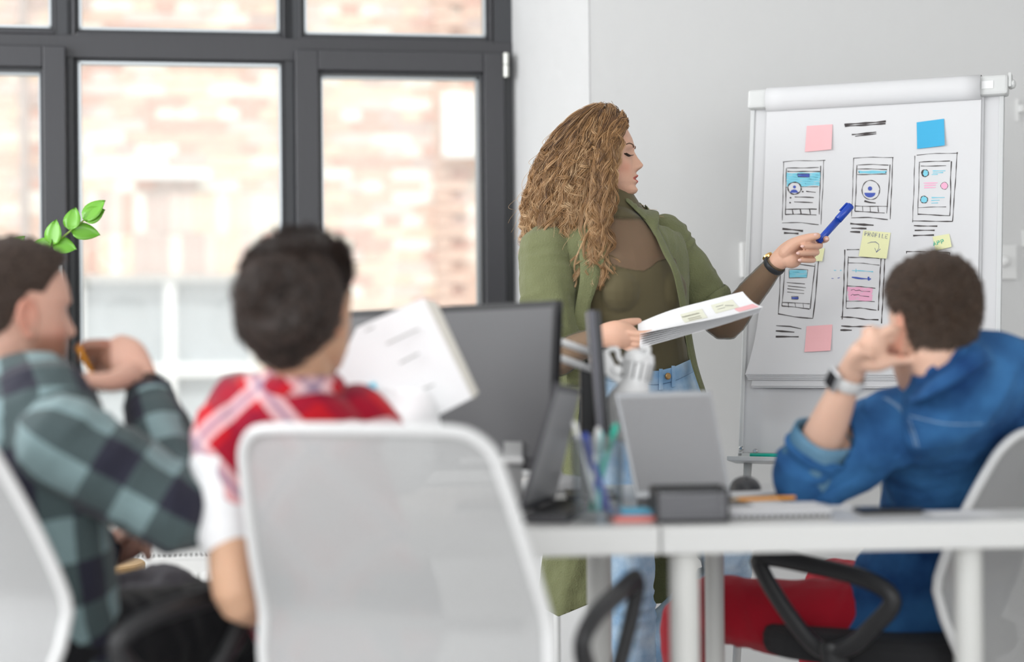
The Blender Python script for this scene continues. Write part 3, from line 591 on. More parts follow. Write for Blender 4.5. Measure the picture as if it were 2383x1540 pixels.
MB().lathe([(.030, 0), (.040, .001), (.043, .03), (.047, .145), (.049, .147), (.045, .147), (.041, .03), (.037, .014), (.01, .012)], cc, seg=28).build('glass', gm, T, smooth=True)
for (ox, oy, lx, ly, h, r, m, lab) in ((-.015, 0, .02, -.01, .15, .0048, ink_b, 'blue pen leaning right in the glass cup'), (-.022, .01, .012, .0, .145, .0048, ink_b, 'blue pen beside the leaning one in the glass cup'),
        (.022, .0, -.012, .012, .165, .005, ink_g, 'green marker standing in the glass cup'), (-.0, -.014, -.014, .018, .16, .004, plm, 'white pen with a rounded tip in the glass cup'), (.005, .02, .0, -.01, .15, .004, mat('pale turquoise', (.2, .6, .6), .4), 'turquoise pen in the middle of the glass cup'), (-.028, -.004, .0, 0, .17, .004, plm, 'white pen at the left rim of the glass cup')):
    a = cc + [lx, ly, .016]; e = cc + [ox * 1.45, oy * 1.45, h]; t = (e - a) / np.linalg.norm(e - a)
    pn = thing('pen', a, lab, 'pen', 'pens in the glass cup'); MB().tube([a, a + (e - a) * .72], r, 10).build('barrel', m, pn, smooth=True); MB().tube([a + (e - a) * .72, e, e + t * .004], [r * 1.15, r * 1.15, r * .6], 10).build('cap', m, pn, smooth=True)
# sticky note pads in front of the laptop
for (x0, x1, y, k, m, lab) in ((1425, 1530, 1216, 0, mat('coral notes', (.80, .25, .22), .7), 'coral pad of sticky notes lying under the light blue pad'), (1418, 1518, 1212, 1, mat('light blue notes', (.14, .50, .72), .7), 'light blue pad of sticky notes on top of the coral pad')):
    a, c = dsk(x0, y), dsk(x1, y - 1); e = np.array([-.006, .07]); z = DZ + .001 + k * .0085
    T = MB().prism([[*a, z], [*c, z], [*(c + e), z], [*(a + e), z]], (0, 0, .008)).build('note_pad', m); tag(T, lab, 'sticky notes')
# spiral notebook, sheets, pencil, mouse, phone, loose papers
T = thing('spiral_notebook', [*dsk(1820, 1195), DZ], 'open spiral-bound notebook under the orange pencil', 'notebook')
a, c = dsk(1700, 1208), dsk(1935, 1203); e = np.array([-.005, .15]); bk = [[*a, DZ + .0012], [*c, DZ + .0012], [*(c + e), DZ + .0012], [*(a + e), DZ + .0012]]
MB().prism(bk, (0, 0, .004)).build('cover', dark, T); MB().prism([[q[0], q[1], DZ + .0054] for q in bk], (0, 0, .008)).build('pages', paper, T)
for i in range(17):
    q = a + (c - a) * (i + .5) / 17; MB().tube([[q[0], q[1] + .008 * math.cos(g) + .004, DZ + .0095 + .008 * math.sin(g)] for g in np.linspace(0, 2 * math.pi, 11)[:-1]], .0022, 6, closed=True).build('wire_ring', mat('wire ring', (.75, .75, .78), .3, .8), T, smooth=True)
a, c = dsk(1695, 1158), dsk(1830, 1152); e = np.array([-.01, .05]); T = MB().prism([[*(a - e * 0), DZ + .001], [*c, DZ + .001], [*(c + e), DZ + .001], [*(a + e), DZ + .001]], (0, 0, .006)).build('paper_stack', paper); tag(T, 'short stack of white paper behind the notebook', 'paper')
T = thing('pencil', [*dsk(1770, 1185), DZ + .0135], 'orange pencil lying on the open notebook', 'pencil')
za = DZ + .0172; a, c = dsk(1717, 1184), dsk(1850, 1179); org = mat('orange lacquer', (.80, .32, .02), .35); di = (c - a) / np.linalg.norm(c - a)
MB().tube([[*a, za], [*c, za]], .0036, 6).build('barrel', org, T); MB().tube([[*a, za], [*(a - di * .016), za]], [.0036, .0006], 6).build('tip', mat('bare wood', (.7, .5, .3), .7), T)
T = thing('computer_mouse', [*dsk(1735, 1142), DZ], 'dark grey computer mouse at the far side of the desk', 'mouse'); q = dsk(1735, 1143)
b = MB(); G = [[[q[0] + .032 * math.cos(t) * math.cos(g), q[1] + .05 * math.sin(t) * math.cos(g), DZ + .0012 + .030 * math.sin(g) ** .8] for t in np.linspace(0, 2 * math.pi, 25)] for g in np.linspace(0, math.pi / 2 - .01, 8)]; b.grid(G).build('shell', dgrey, T, smooth=True)
MB().box((q[0], q[1] - .02, DZ + .0275), (.005, .014, .006)).build('scroll_wheel', dark, T)
T = thing('smartphone', [*dsk(2100, 1195), DZ], 'dark smartphone lying flat near the desk edge beside the denim shirt', 'phone')
a, c = dsk(2005, 1199), dsk(2150, 1196); a = np.array(a); e = np.array([-.004, .07]); 
MB().prism([[*a, DZ + .001], [*c, DZ + .001], [*(c + e), DZ + .001], [*(a + e), DZ + .001]], (0, 0, .008)).build('body', dark, T, bevel=.003); MB().prism([[*(a + .006), DZ + .0093], [*(c + [-.006, .006]), DZ + .0093], [*(c + e - .006), DZ + .0093], [*(a + e + [.006, -.006]), DZ + .0093]], (0, 0, .0004)).build('screen', mat('black glass', (.01, .01, .012), .08), T)
for x0, x1, y, lab in ((2180, 2330, 1200, 'loose white sheet on the desk right of the phone'), (1935, 2000, 1185, 'loose white sheet between the elbow and the phone')):
    a, c = dsk(x0, y), dsk(x1, y); e = np.array([-.01, .06]); T = MB().prism([[*a, DZ + .001], [*c, DZ + .001], [*(c + e), DZ + .001], [*(a + e), DZ + .001]], (0, 0, .0012)).build('paper_sheet', paper); tag(T, lab, 'paper')
# desk lamp
lampw = mat('white lamp enamel', (.93, .93, .93), .3); D = 3.62
T = thing('desk_lamp', [*P(1290, 1160, 3.86)[:2], DZ], 'white double-arm desk lamp with a vented head in front of the presenter', 'lamp')
ax = P(1503, 815, D) - P(1468, 990, D); ax /= np.linalg.norm(ax); c0 = P(1457, 985, D); s = D / F
MB().lathe([(62 * s, -40 * s), (66 * s, -30 * s), (62 * s, 0), (58 * s, 40 * s), (50 * s, 66 * s), (38 * s, 84 * s), (35 * s, 100 * s), (37 * s, 150 * s), (33 * s, 165 * s), (18 * s, 174 * s), (2 * s, 176 * s)], c0, ax, 36).build('lamp_head', lampw, T, smooth=True)
b = MB(); pa = np.cross(ax, [0, 1, 0]); pa /= np.linalg.norm(pa); pb = np.cross(ax, pa)
for g in np.linspace(0, 2 * math.pi, 15)[:-1]:
    rd = pa * math.cos(g) + pb * math.sin(g); b.tube([c0 + ax * 106 * s + rd * 36.3 * s, c0 + ax * 146 * s + rd * 36.8 * s], 2.6 * s, 6)
b.build('vent_slots', mat('vent shadow grey', (.30, .30, .30), .6), T)
MB().tube(catmull([P(1490, 812, D - .03), P(1506, 806, D - .03), P(1508, 820, D - .03), P(1497, 835, D - .03), P(1478, 842, D - .03)], 4), 6 * s, 10).build('handle', lampw, T, smooth=True)
MB().tube(catmull([P(1400, 840, D), P(1410, 818, D), P(1434, 812, D), P(1440, 832, D), P(1452, 843, D), P(1470, 845, D)], 5), 6 * s, 10).build('cord', lampw, T, smooth=True)
MB().prism([P(x, y, D - .01) for x, y in ((1393, 820), (1418, 822), (1432, 850), (1450, 880), (1448, 900), (1408, 872), (1394, 856))], (0, .02, 0)).build('joint_bracket', lampw, T, bevel=.003)
MB().lathe([(.009, 0), (.009, .03)], P(1437, 860, D - .02), (0, 1, 0), 14).build('joint_knob', lampw, T); MB().tube([P(1437, 870, D), P(1462, 900, D)], .007, 10).build('head_joint', lampw, T, smooth=True)
for (x0, y0, x1, y1) in ((1300, 795, 1412, 832), (1300, 832, 1412, 872)): MB().tube([P(x0 - 60, y0 - 22, D + .06), P(x1, y1, D)], .0075, 10).build('upper_arm', lampw, T, smooth=True)
E_ = P(1240, 800, D + .06); bs = np.array([*P(1290, 1160, 3.86)[:2], DZ + .03])
for o in (-.012, .012): MB().tube([E_ + [o, 0, 0], bs + [o, 0, 0]], .006, 10).build('lower_arm', lampw, T, smooth=True)
MB().lathe([(.075, -.0285), (.078, -.02), (.07, -.008), (.02, .0), (.015, .012)], bs, seg=28).build('lamp_base', lampw, T, smooth=True)

# ------------------------------------------------------------------ chairs
netm = bpy.data.materials.new('white chair mesh'); netm.use_nodes = True; nt = netm.node_tree; b_ = nt.nodes['Principled BSDF']; b_.inputs['Base Color'].default_value = (.37, .37, .37, 1); b_.inputs['Roughness'].default_value = .7
tc = nt.nodes.new('ShaderNodeTexCoord'); ws_ = []
for d_ in ('X', 'Z'):
    w1 = nt.nodes.new('ShaderNodeTexWave'); w1.bands_direction = d_; w1.inputs['Scale'].default_value = 75; nt.links.new(tc.outputs['Object'], w1.inputs[0]); ws_.append(w1)
mu = nt.nodes.new('ShaderNodeMath'); mu.operation = 'MAXIMUM'; nt.links.new(ws_[0].outputs['Fac'], mu.inputs[0]); nt.links.new(ws_[1].outputs['Fac'], mu.inputs[1])
r_ = nt.nodes.new('ShaderNodeMapRange'); r_.inputs[1].default_value = .3; r_.inputs[2].default_value = .75; r_.inputs[3].default_value = .62; r_.inputs[4].default_value = 1; nt.links.new(mu.outputs[0], r_.inputs[0]); nt.links.new(r_.outputs[0], b_.inputs['Alpha'])
chairf = mat('white chair plastic', (.64, .64, .64), .35); seatm = mat('black seat fabric', (.015, .015, .017), .9, bump=.2, bscale=300); chrome = mat('chrome', (.75, .75, .75), .15, 1)
def chair(topc, fwd, label, lean=.10, hw=1., tilt=0., arms=.645, group='white mesh office chairs', bulge=.10):
    """topc: world point at the middle of the top edge of the back; fwd: 2d facing direction"""
    fw_ = np.array([*fwd, 0.]); fw_ /= np.linalg.norm(fw_); rt = np.array([fw_[1], -fw_[0], 0])
    zt = topc[2]; base = np.array([topc[0], topc[1], 0]) + fw_ * .30
    def C(x, y, z): return base + rt * x + fw_ * y + UPV * z
    T = thing('office_chair', base, label, 'chair')
    def prof(v):   # v: metres below the top edge -> forward offset, half width
        f = -.30 + lean * min(v, .3) / .3 * 1.0 + (bulge - lean) * math.sin(min(v / .29, 1) * math.pi / 2) - .06 * max(0, (v - .29) / .2)
        return f, (.208 + .036 * math.sin(min(v / .36, 1) * math.pi / 2) - .03 * max(0, (v - .36) / .15)) * hw
    Ht = .50; rc = .05
    def edge(sg, k=26):
        o = []
        for i in range(k + 1):
            v = Ht * (i / k) ** 1.6; f, wd = prof(v); c = wd - (rc - math.sqrt(max(0, rc * rc - (rc - v) ** 2)) if v < rc else 0); o.append((sg * c, f, zt - v, v))
        return o
    R_ = edge(1); L_ = edge(-1)
    def crv(x, v): return -.045 * (1 - (x / .25) ** 2) * 1.0   # the back is hollow in plan
    pts = [C(x + tilt * v, f + crv(x, v), z) for x, f, z, v in L_[::-1]] + [C(x, prof(0)[0] + crv(x, 0), zt + .003 * (1 - (x / .2) ** 2)) for x in np.linspace(-.12, .12, 7)] + [C(x + tilt * v, f + crv(x, v), z) for x, f, z, v in R_]
    pts += [C(x + tilt * Ht, prof(Ht)[0] + crv(x, 0), zt - Ht) for x in np.linspace(.15, -.15, 5)]
    MB().tube(pts, .0095, 10, closed=True).build('back_frame', chairf, T, smooth=True)
    G = []
    for (xr, f, z, v) in R_:
        G.append([C(x + tilt * v, f + crv(x, v) + .0, z) for x in np.linspace(-xr, xr, 15)])
    MB().grid(G).build('back_mesh', netm, T, smooth=True)
    MB().tube([C(x + tilt * .3, prof(.3)[0] + crv(x, 0) + .022, zt - .30) for x in np.linspace(-.2, .2, 9)], .012, 8, flat=.5).build('lumbar_bar', chairf, T, smooth=True)
    MB().tube(catmull([C(0, prof(Ht)[0] - .06, zt - Ht + .05), C(0, prof(Ht)[0] - .07, zt - Ht - .03), C(0, -.16, .40), C(0, -.02, .385)], 6), .022, 10, flat=.6).build('back_support', dark, T, smooth=True)
    so = [C(.235 * abs(math.cos(g)) ** .6 * np.sign(math.cos(g)), .03 + .235 * abs(math.sin(g)) ** .6 * np.sign(math.sin(g)), .40) for g in np.linspace(0, 2 * math.pi, 33)[:-1]]
    MB().prism(so, (0, 0, .06)).build('seat', seatm, T, bevel=.02)
    if arms:
        for sg in (1, -1):
            za_ = arms; loop = [C(sg * .285, .175, za_), C(sg * .29, .06, za_ - .008), C(sg * .29, -.06, za_ - .028), C(sg * .285, -.110, za_ - .065), C(sg * .28, -.06, za_ - .125), C(sg * .275, -.01, za_ - .165), C(sg * .275, .05, za_ - .175), C(sg * .28, .11, za_ - .12), C(sg * .285, .170, za_ - .035)]
            ar = MB().tube(catmull(loop, 5, True), .0185, 10, closed=True, flat=.75).build('armrest', dark, T, smooth=True)
            MB().tube(catmull([C(sg * .275, .02, za_ - .165), C(sg * .274, .02, .44), C(sg * .25, .02, .39), C(sg * .1, .02, .375)], 5), .028, 10, flat=.5).build('armrest_support', dark, T, smooth=True)
    MB().lathe([(.03, .37), (.03, .398)], C(0, .02, 0), seg=16).build('seat_plate', dark, T); MB().lathe([(.024, .09), (.024, .25), (.014, .25), (.014, .38)], C(0, .02, 0), seg=16).build('gas_lift', chrome, T)
    for k in range(5):
        g = k * 2 * math.pi / 5 + .3; e = C(.27 * math.cos(g), .02 + .27 * math.sin(g), .075)
        sp = MB().tube([C(0, .02, .10), e], [.024, .014], 8).build('base_spoke', chrome, T, smooth=True)
        MB().lathe([(.026, -.018), (.028, -.006), (.028, .006), (.026, .018)], [e[0], e[1], .0295], (math.cos(g + 1), math.sin(g + 1), 0), 14).build('caster', dark, sp)
    return T
chair(P(848, 998, 2.82), (.36, .93), 'white mesh office chair with its back to the viewer, behind the woman in red check', tilt=.12, lean=.08, bulge=.06)
chair(P(2425, 996, 3.64), (-.80, .60), 'white mesh office chair behind the man in the denim shirt', lean=.08, bulge=.125, arms=.615)
chair(P(-215, 975, 2.94), (.64, .76), 'white mesh office chair behind the man in the dark check shirt', lean=.10, bulge=.135)
# ------------------------------------------------------------------ figure tools
_T = rng.random((32, 32, 32))
def vnoise(p):
    p = np.asarray(p, float); i = np.floor(p).astype(int); f = p - i; f = f * f * (3 - 2 * f); r = 0
    for dx in (0, 1):
        for dy in (0, 1):
            for dz in (0, 1):
                r = r + _T[(i[:, 0] + dx) % 32, (i[:, 1] + dy) % 32, (i[:, 2] + dz) % 32] * (f[:, 0] if dx else 1 - f[:, 0]) * (f[:, 1] if dy else 1 - f[:, 1]) * (f[:, 2] if dz else 1 - f[:, 2])
    return r * 2 - 1
def limb(pts, r, flat=None, side=None, seg=20, k=5, cap=True):
    """closed tapering tube with rounded ends -> (V, F)"""
    pts = np.asarray(pts, float); n = len(pts); r = np.ones(n) * np.asarray(r, float); fl = np.ones(n) * (1 if flat is None else np.asarray(flat, float))
    Q = catmull(np.column_stack([pts, r, fl]), k) if n > 1 else None
    p, r, fl = Q[:, :3], Q[:, 3], Q[:, 4]
    if cap:
        t0 = p[0] - p[1]; t0 /= np.linalg.norm(t0); t1 = p[-1] - p[-2]; t1 /= np.linalg.norm(t1); g = np.array([.35, .65, .88]) * math.pi / 2
        m0 = r[0] * min(1, fl[0]); m1 = r[-1] * min(1, fl[-1])
        p = np.vstack([[p[0] + t0 * m0 * math.sin(a) for a in g[::-1]], p, [p[-1] + t1 * m1 * math.sin(a) for a in g]])
        r = np.concatenate([r[0] * np.cos(g[::-1]), r, r[-1] * np.cos(g)]); fl = np.concatenate([[fl[0]] * 3, fl, [fl[-1]] * 3])
    b = MB().tube(p, r, seg, flat=fl, side=side); return np.vstack(b.v), b.f
def ball(c, rx, ry, rz, R=None, n=16):
    G = [[np.array([rx * math.cos(a) * math.sin(b), ry * math.sin(a) * math.sin(b), rz * math.cos(b)]) for a in np.linspace(0, 2 * math.pi, n + 1)[:-1]] for b in np.linspace(.05, math.pi - .05, n // 2 + 1)]
    V = np.array(G).reshape(-1, 3)
    if R is not None: V = V @ np.asarray(R).T
    m = len(G); fs = [(i * n + j, (i + 1) * n + j, (i + 1) * n + (j + 1) % n, i * n + (j + 1) % n) for i in range(m - 1) for j in range(n)] + [tuple(range(n)), tuple((m - 1) * n + k for k in range(n))[::-1]]
    return V + np.array(c), fs
def remesh(pieces, voxel, smooth=3):
    b = MB()
    for V, Fc in pieces: b.add(V, Fc)
    me = bpy.data.meshes.new('tmp'); me.from_pydata(np.vstack(b.v).tolist(), [], b.f)
    bm = bmesh.new(); bm.from_mesh(me); bmesh.ops.recalc_face_normals(bm, faces=bm.faces); bm.to_mesh(me); bm.free()
    o = bpy.data.objects.new('tmp', me); COL.objects.link(o)
    m = o.modifiers.new('r', 'REMESH'); m.mode = 'VOXEL'; m.voxel_size = voxel; m.adaptivity = 0
    if smooth: q = o.modifiers.new('s', 'SMOOTH'); q.factor = .5; q.iterations = smooth
    dg = bpy.context.evaluated_depsgraph_get(); me2 = bpy.data.meshes.new_from_object(o.evaluated_get(dg))
    n = len(me2.vertices); V = np.empty(n * 3, np.float32); me2.vertices.foreach_get('co', V); V = V.reshape(-1, 3).astype(float)
    L = np.empty(len(me2.loops), np.int32); me2.loops.foreach_get('vertex_index', L); tot = np.empty(len(me2.polygons), np.int32); me2.polygons.foreach_get('loop_total', tot)
    bpy.data.objects.remove(o); bpy.data.meshes.remove(me); bpy.data.meshes.remove(me2)
    if (tot == 4).all(): Fq = L.reshape(-1, 4)
    else:
        Fq = []; i = 0
        for t in tot: f = L[i:i + t]; Fq.append([f[0], f[1], f[2], f[3] if t > 3 else f[2]]); i += t
        Fq = np.array(Fq)
    return V, Fq
def vnormals(V, Fq):
    a = V[Fq[:, 2]] - V[Fq[:, 0]]; b = V[Fq[:, 3]] - V[Fq[:, 1]] if Fq.shape[1] == 4 else V[Fq[:, 1]] - V[Fq[:, 0]]
    n = np.cross(a, b) if Fq.shape[1] == 4 else -np.cross(a, b); N = np.zeros_like(V)
    for k in range(Fq.shape[1]): np.add.at(N, Fq[:, k], n)
    return N / (np.linalg.norm(N, axis=1, keepdims=True) + 1e-12)
def skinobj(name, V, Fq, m, parent, attrs=None, solid=0.):
    o0 = base_of(parent); me = bpy.data.meshes.new(name); V = V - o0; Fq = np.asarray(Fq)
    if Fq.shape[1] == 4 and not (Fq[:, 2] == Fq[:, 3]).any():
        me.vertices.add(len(V)); me.vertices.foreach_set('co', V.astype(np.float32).ravel()); me.loops.add(Fq.size); me.loops.foreach_set('vertex_index', Fq.astype(np.int32).ravel())
        me.polygons.add(len(Fq)); me.polygons.foreach_set('loop_start', np.arange(0, Fq.size, 4, dtype=np.int32)); me.update(calc_edges=True)
    else: me.from_pydata(V.tolist(), [], [tuple(dict.fromkeys(int(i) for i in f)) for f in Fq]); me.update()
    me.validate()
    o = bpy.data.objects.new(name, me); COL.objects.link(o); o.parent = parent; me.materials.append(m)
    me.polygons.foreach_set('use_smooth', [True] * len(me.polygons))
    for k, (ty, A) in (attrs or {}).items():
        at = me.attributes.new(k, ty, 'POINT'); at.data.foreach_set('color' if ty == 'FLOAT_COLOR' else ('vector' if ty in ('FLOAT_VECTOR', 'FLOAT2') else 'value'), A.astype(np.float32).ravel())
    if solid: q = o.modifiers.new('s', 'SOLIDIFY'); q.thickness = solid; q.offset = 1
    return o
def cloth_uv(V, segs):
    """segs: list of (points, side vector). nearest chain -> (u along, v around, chain index, distance)"""
    best = np.full(len(V), 1e9); out = np.zeros((len(V), 3))
    for ci, (pts, side, rad) in enumerate(segs):
        pts = catmull(np.asarray(pts, float), 4); acc = 0
        for i in range(len(pts) - 1):
            a, b = pts[i], pts[i + 1]; d = b - a; L = np.linalg.norm(d); d = d / L; t = np.clip((V - a) @ d, 0, L); q = V - a - t[:, None] * d; dist = np.linalg.norm(q, axis=1) - rad
            s = np.asarray(side, float); s = s - d * (s @ d); s /= np.linalg.norm(s); w_ = np.cross(d, s)
            m = dist < best; best[m] = dist[m]
            out[m, 0] = acc + t[m]; out[m, 1] = np.arctan2(q[m] @ w_, q[m] @ s) * max(rad, .05) * 1.1; out[m, 2] = ci; acc += L
    return out
def folds(V, N, UV, amp, fu=22, fv=6, seed=0.):
    q = np.column_stack([UV[:, 0] * fu, UV[:, 1] * fv, UV[:, 2] * 3.7 + seed]); w1 = vnoise(q + vnoise(q * .5 + 9)[:, None] * .8)
    r = 1 - np.abs(w1) * 2; q2 = V * 16 + seed; h = .65 * np.clip(r, -.4, 1) + .5 * vnoise(q2) + .25 * vnoise(V * 40 + seed)
    return V + N * (h * amp)[:, None]
def cut(V, Fq, f, attrs=()):
    """keep the part of the mesh where f > 0, splitting faces on f = 0 (triangles out)"""
    T = np.vstack([Fq[:, [0, 1, 2]], Fq[:, [0, 2, 3]]]); T = T[(T[:, 0] != T[:, 1]) & (T[:, 1] != T[:, 2]) & (T[:, 0] != T[:, 2])]; s = f[T] > 0; c = s.sum(1)
    out = T[c == 3].tolist(); nv = []; ids = {}; n0 = len(V); A = list(attrs)
    def mid(a, b):
        k = (min(a, b), max(a, b))
        if k not in ids: t = f[a] / (f[a] - f[b]); ids[k] = n0 + len(nv); nv.append((a, b, t))
        return ids[k]
    for tri in T[(c > 0) & (c < 3)]:
        poly = []
        for i in range(3):
            a, b = int(tri[i]), int(tri[(i + 1) % 3])
            if f[a] > 0: poly.append(a)
            if (f[a] > 0) != (f[b] > 0): poly.append(mid(a, b))
        for i in range(1, len(poly) - 1): out.append([poly[0], poly[i], poly[i + 1]])
    if nv:
        ia = np.array([q[0] for q in nv]); ib = np.array([q[1] for q in nv]); t = np.array([q[2] for q in nv])[:, None]
        V = np.vstack([V, V[ia] * (1 - t) + V[ib] * t]); A = [np.vstack([a, a[ia] * (1 - t) + a[ib] * t]) for a in A]
    out = np.array(out); used = np.unique(out); re = -np.ones(len(V), int); re[used] = np.arange(len(used))
    return V[used], re[out], [a[used] for a in A]
def pix(V):
    a = V[:, 0] - ROLL * (V[:, 2] - EYE); b = (V[:, 2] - EYE) + ROLL * V[:, 0]; return 1191.5 + F * a / V[:, 1], 770 - F * b / V[:, 1]
def sstep(x, a, b): t = np.clip((x - a) / (b - a), 0, 1); return t * t * (3 - 2 * t)

# ---- head
ZK = [.1155, .112, .105, .095, .07, .045, .022, .008, -.01, -.035, -.047, -.058, -.066, -.074, -.084, -.097, -.105, -.1105]
FK = [.004, .022, .045, .064, .083, .092, .095, .089, .088, .088, .088, .089, .088, .087, .083, .086, .080, .058]
BK = [-.012, -.034, -.056, -.074, -.094, -.102, -.104, -.103, -.100, -.088, -.078, -.064, -.052, -.040, -.022, .004, .022, .042]
WK = [.004, .022, .040, .054, .069, .0755, .077, .0765, .075, .069, .065, .061, .058, .054, .047, .034, .024, .010]
def hk(K, z): return np.interp(-z, [-q for q in ZK], K)
def face_feat(x, z, femin=1.):
    g = lambda v, s: np.exp(-(v / s) ** 2)
    N = np.interp(-z, [-.02, -.008, .005, .022, .032, .039, .045, .051], [0, .005, .011, .020, .026, .021, .008, 0])
    wn = np.interp(-z, [-.02, .01, .035], [.0085, .0085, .0125]); y = N * g(x, wn)
    y += .0075 * (g(x - .0135, .006) + g(x + .0135, .006)) * g(z + .038, .008)
    y -= .0105 * (g(x - .031, .0165) + g(x + .031, .0165)) * g(z + .001, .0115)
    y += .0065 * (g(x - .031, .013) + g(x + .031, .013)) * g(z + .002, .0075)
    y += .0030 * (g(x - .03, .018) + g(x + .03, .018)) * g(z - .020, .006)
    y += .003 * (g(x - .045, .018) + g(x + .045, .018)) * g(z + .032, .016)
    m = np.clip(1 - (np.abs(x) / .026) ** 2, 0, 1)
    y += .0070 * m * g(z + .0585, .0050) + .0068 * m * g(z + .0745, .0055) - .0060 * m * g(z + .0665, .0025) + .0045 * g(x, .016) * g(z + .099, .010) - .002 * g(x, .006) * g(z + .052, .004)
    return y
def head_pt(th, z):
    """th: 0 = front; returns local coords"""
    W = hk(WK, z); Fr = hk(FK, z); B = hk(BK, z); c = np.clip((Fr + B) / 2 + .004, B + .01, Fr - .01)
    x = W * np.sign(np.sin(th)) * np.abs(np.sin(th)) ** .88
    fr = np.cos(th) > 0; y = np.where(fr, c + (Fr - c) * np.abs(np.cos(th)) ** .9, c - (c - B) * np.abs(np.cos(th)) ** .95)
    return x, y + np.where(fr, face_feat(x, z) * sstep(np.cos(th), .15, .45), 0)
def head_piece():
    zs = np.concatenate([np.array(ZK[:4]), np.linspace(.088, -.1, 95), [-.105, -.1105]]); n = 120; V = []
    th = np.linspace(0, 2 * math.pi, n + 1)[:-1]; th = th - .35 * np.sin(2 * th) * .0 - .45 * np.sin(th) * .6
    for z in zs: x, y = head_pt(th, z); V.append(np.column_stack([x, y, np.full(n, z)]))
    m = len(zs); V = np.vstack(V); fs = [(i * n + j, (i + 1) * n + j, (i + 1) * n + (j + 1) % n, i * n + (j + 1) % n) for i in range(m - 1) for j in range(n)] + [tuple(range(n)), tuple((m - 1) * n + k for k in range(n))[::-1]]
    return V, fs
def surf(x, z):
    lo, hi = 0., math.pi / 2
    for _ in range(30):
        md = (lo + hi) / 2; xx = float(head_pt(np.array([md]), z)[0][0]); lo, hi = (md, hi) if xx < abs(x) else (lo, md)
    return float(head_pt(np.array([lo]), z)[1][0])
def ear_pieces(sg):
    o = np.array([sg * .0725, -.006, -.014]); out = []
    loop = [(0, .016, -.012), (.006, .014, .012), (.010, .004, .028), (.013, -.010, .030), (.016, -.019, .016), (.014, -.018, -.004), (.008, -.010, -.018), (.003, .002, -.031), (.001, .010, -.028)]
    out.append(limb([o + [sg * a, b, c] for a, b, c in loop], [.0045, .0045, .0045, .005, .005, .0045, .0045, .0065, .005], k=4, seg=10))
    out.append(limb([o + [sg * .003, -.004, .018], o + [sg * .005, -.006, 0], o + [sg * .002, .001, -.022]], [.013, .013, .008], flat=.3, side=(0, 1, 0), seg=12))
    out.append(limb([o + [sg * .009, -.008, .014], o + [sg * .010, -.011, .0], o + [sg * .007, -.004, -.014]], .0035, k=3, seg=8)); return out
class Head:
    def __init__(s, c, fwd, tilt=0., scale=1.):
        f = np.array(fwd, float); f /= np.linalg.norm(f); r = np.cross(f, [0, 0, 1.]); r /= np.linalg.norm(r); u = np.cross(r, f)
        r, u = r * math.cos(tilt) + u * math.sin(tilt), u * math.cos(tilt) - r * math.sin(tilt)
        s.R = np.column_stack([r, f, u]) * np.asarray(scale); s.c = np.array(c, float); s.Ri = np.linalg.inv(s.R)
    def w(s, p): return np.asarray(p, float) @ s.R.T + s.c
    def l(s, V): return (V - s.c) @ s.Ri.T
    def pieces(s, neck_to, nr=.056, ears=True):
        out = [(s.w(V), f) for V, f in [head_piece()] + (ear_pieces(1) + ear_pieces(-1) if ears else [])]
        out.append(limb([s.w([0, -.020, .0]), s.w([0, -.028, -.06]), *neck_to], [nr * .95, nr] + [nr * (1.0 + .12 * i) for i in range(len(neck_to))], side=s.R[:, 0], flat=1.0)); return out
def skin_mat(name, col):
    m = mat(name, col, .48, var=.05, vscale=30, bump=.08, bscale=400, spec=.4); nt = m.node_tree; b = nt.nodes['Principled BSDF']; a = nt.nodes.new('ShaderNodeAttribute'); a.attribute_name = 'tint'
    l = b.inputs['Base Color'].links[0].from_socket; x = nt.nodes.new('ShaderNodeMix'); x.data_type = 'RGBA'; x.blend_type = 'MULTIPLY'; x.inputs[0].default_value = 1
    nt.links.new(l, x.inputs[6]); nt.links.new(a.outputs['Color'], x.inputs[7]); nt.links.new(x.outputs[2], b.inputs['Base Color']); b.inputs['Subsurface Weight'].default_value = .12; b.inputs['Subsurface Radius'].default_value = (1, .35, .2); b.inputs['Subsurface Scale'].default_value = .006
    return m
def tints(V, H, lips=(.75, .45, .45), cheek=.25, beard=0., ear=True):
    L = H.l(V); x, y, z = L.T; T = np.ones((len(V), 4)); g = lambda v, s: np.exp(-(v / s) ** 2); near = (np.abs(z) < .13) & (np.abs(x) < .1) & (np.abs(y) < .14)
    def mulc(w, c):
        w = np.where(near, w, 0); T[:, :3] *= 1 - w[:, None] * (1 - np.array(c))
    mulc(cheek * (g(np.abs(x) - .048, .018) * g(z + .038, .018)) * (y > .02), (.95, .55, .50))
    lipw = sstep(y, .06, .07) * sstep(-(np.abs(x) / .025 + np.abs(z + .0665) / .0135 * np.where(z > -.0665, 1.05, .95)), -1.15, -.95); mulc(lipw, lips)
    if ear: mulc(.5 * sstep(np.abs(x), .074, .082) * (z < .03) * (z > -.06), (.95, .55, .48))
    if beard: mulc(beard * sstep(y, -.01, .02) * sstep(-z, .03 , .055) * (1 - lipw), (.42, .33, .27))
    return T
def strands(name, P3, rad, m, parent, kind='stuff'):
    """P3: array (n, k, 3) of hair strands"""
    n, k = P3.shape[:2]; hc = bpy.data.hair_curves.new(name); hc.add_curves([k] * n); o0 = base_of(parent)
    hc.attributes['position'].data.foreach_set('vector', (P3 - o0).astype(np.float32).ravel())
    at = hc.attributes.get('radius') or hc.attributes.new('radius', 'FLOAT', 'POINT'); t = np.linspace(0, 1, k); r = rad * (1 - .6 * t ** 3)
    at.data.foreach_set('value', np.tile(r, n).astype(np.float32)); hc.materials.append(m)
    o = bpy.data.objects.new(name, hc); COL.objects.link(o); o.parent = parent; o['kind'] = kind; return o
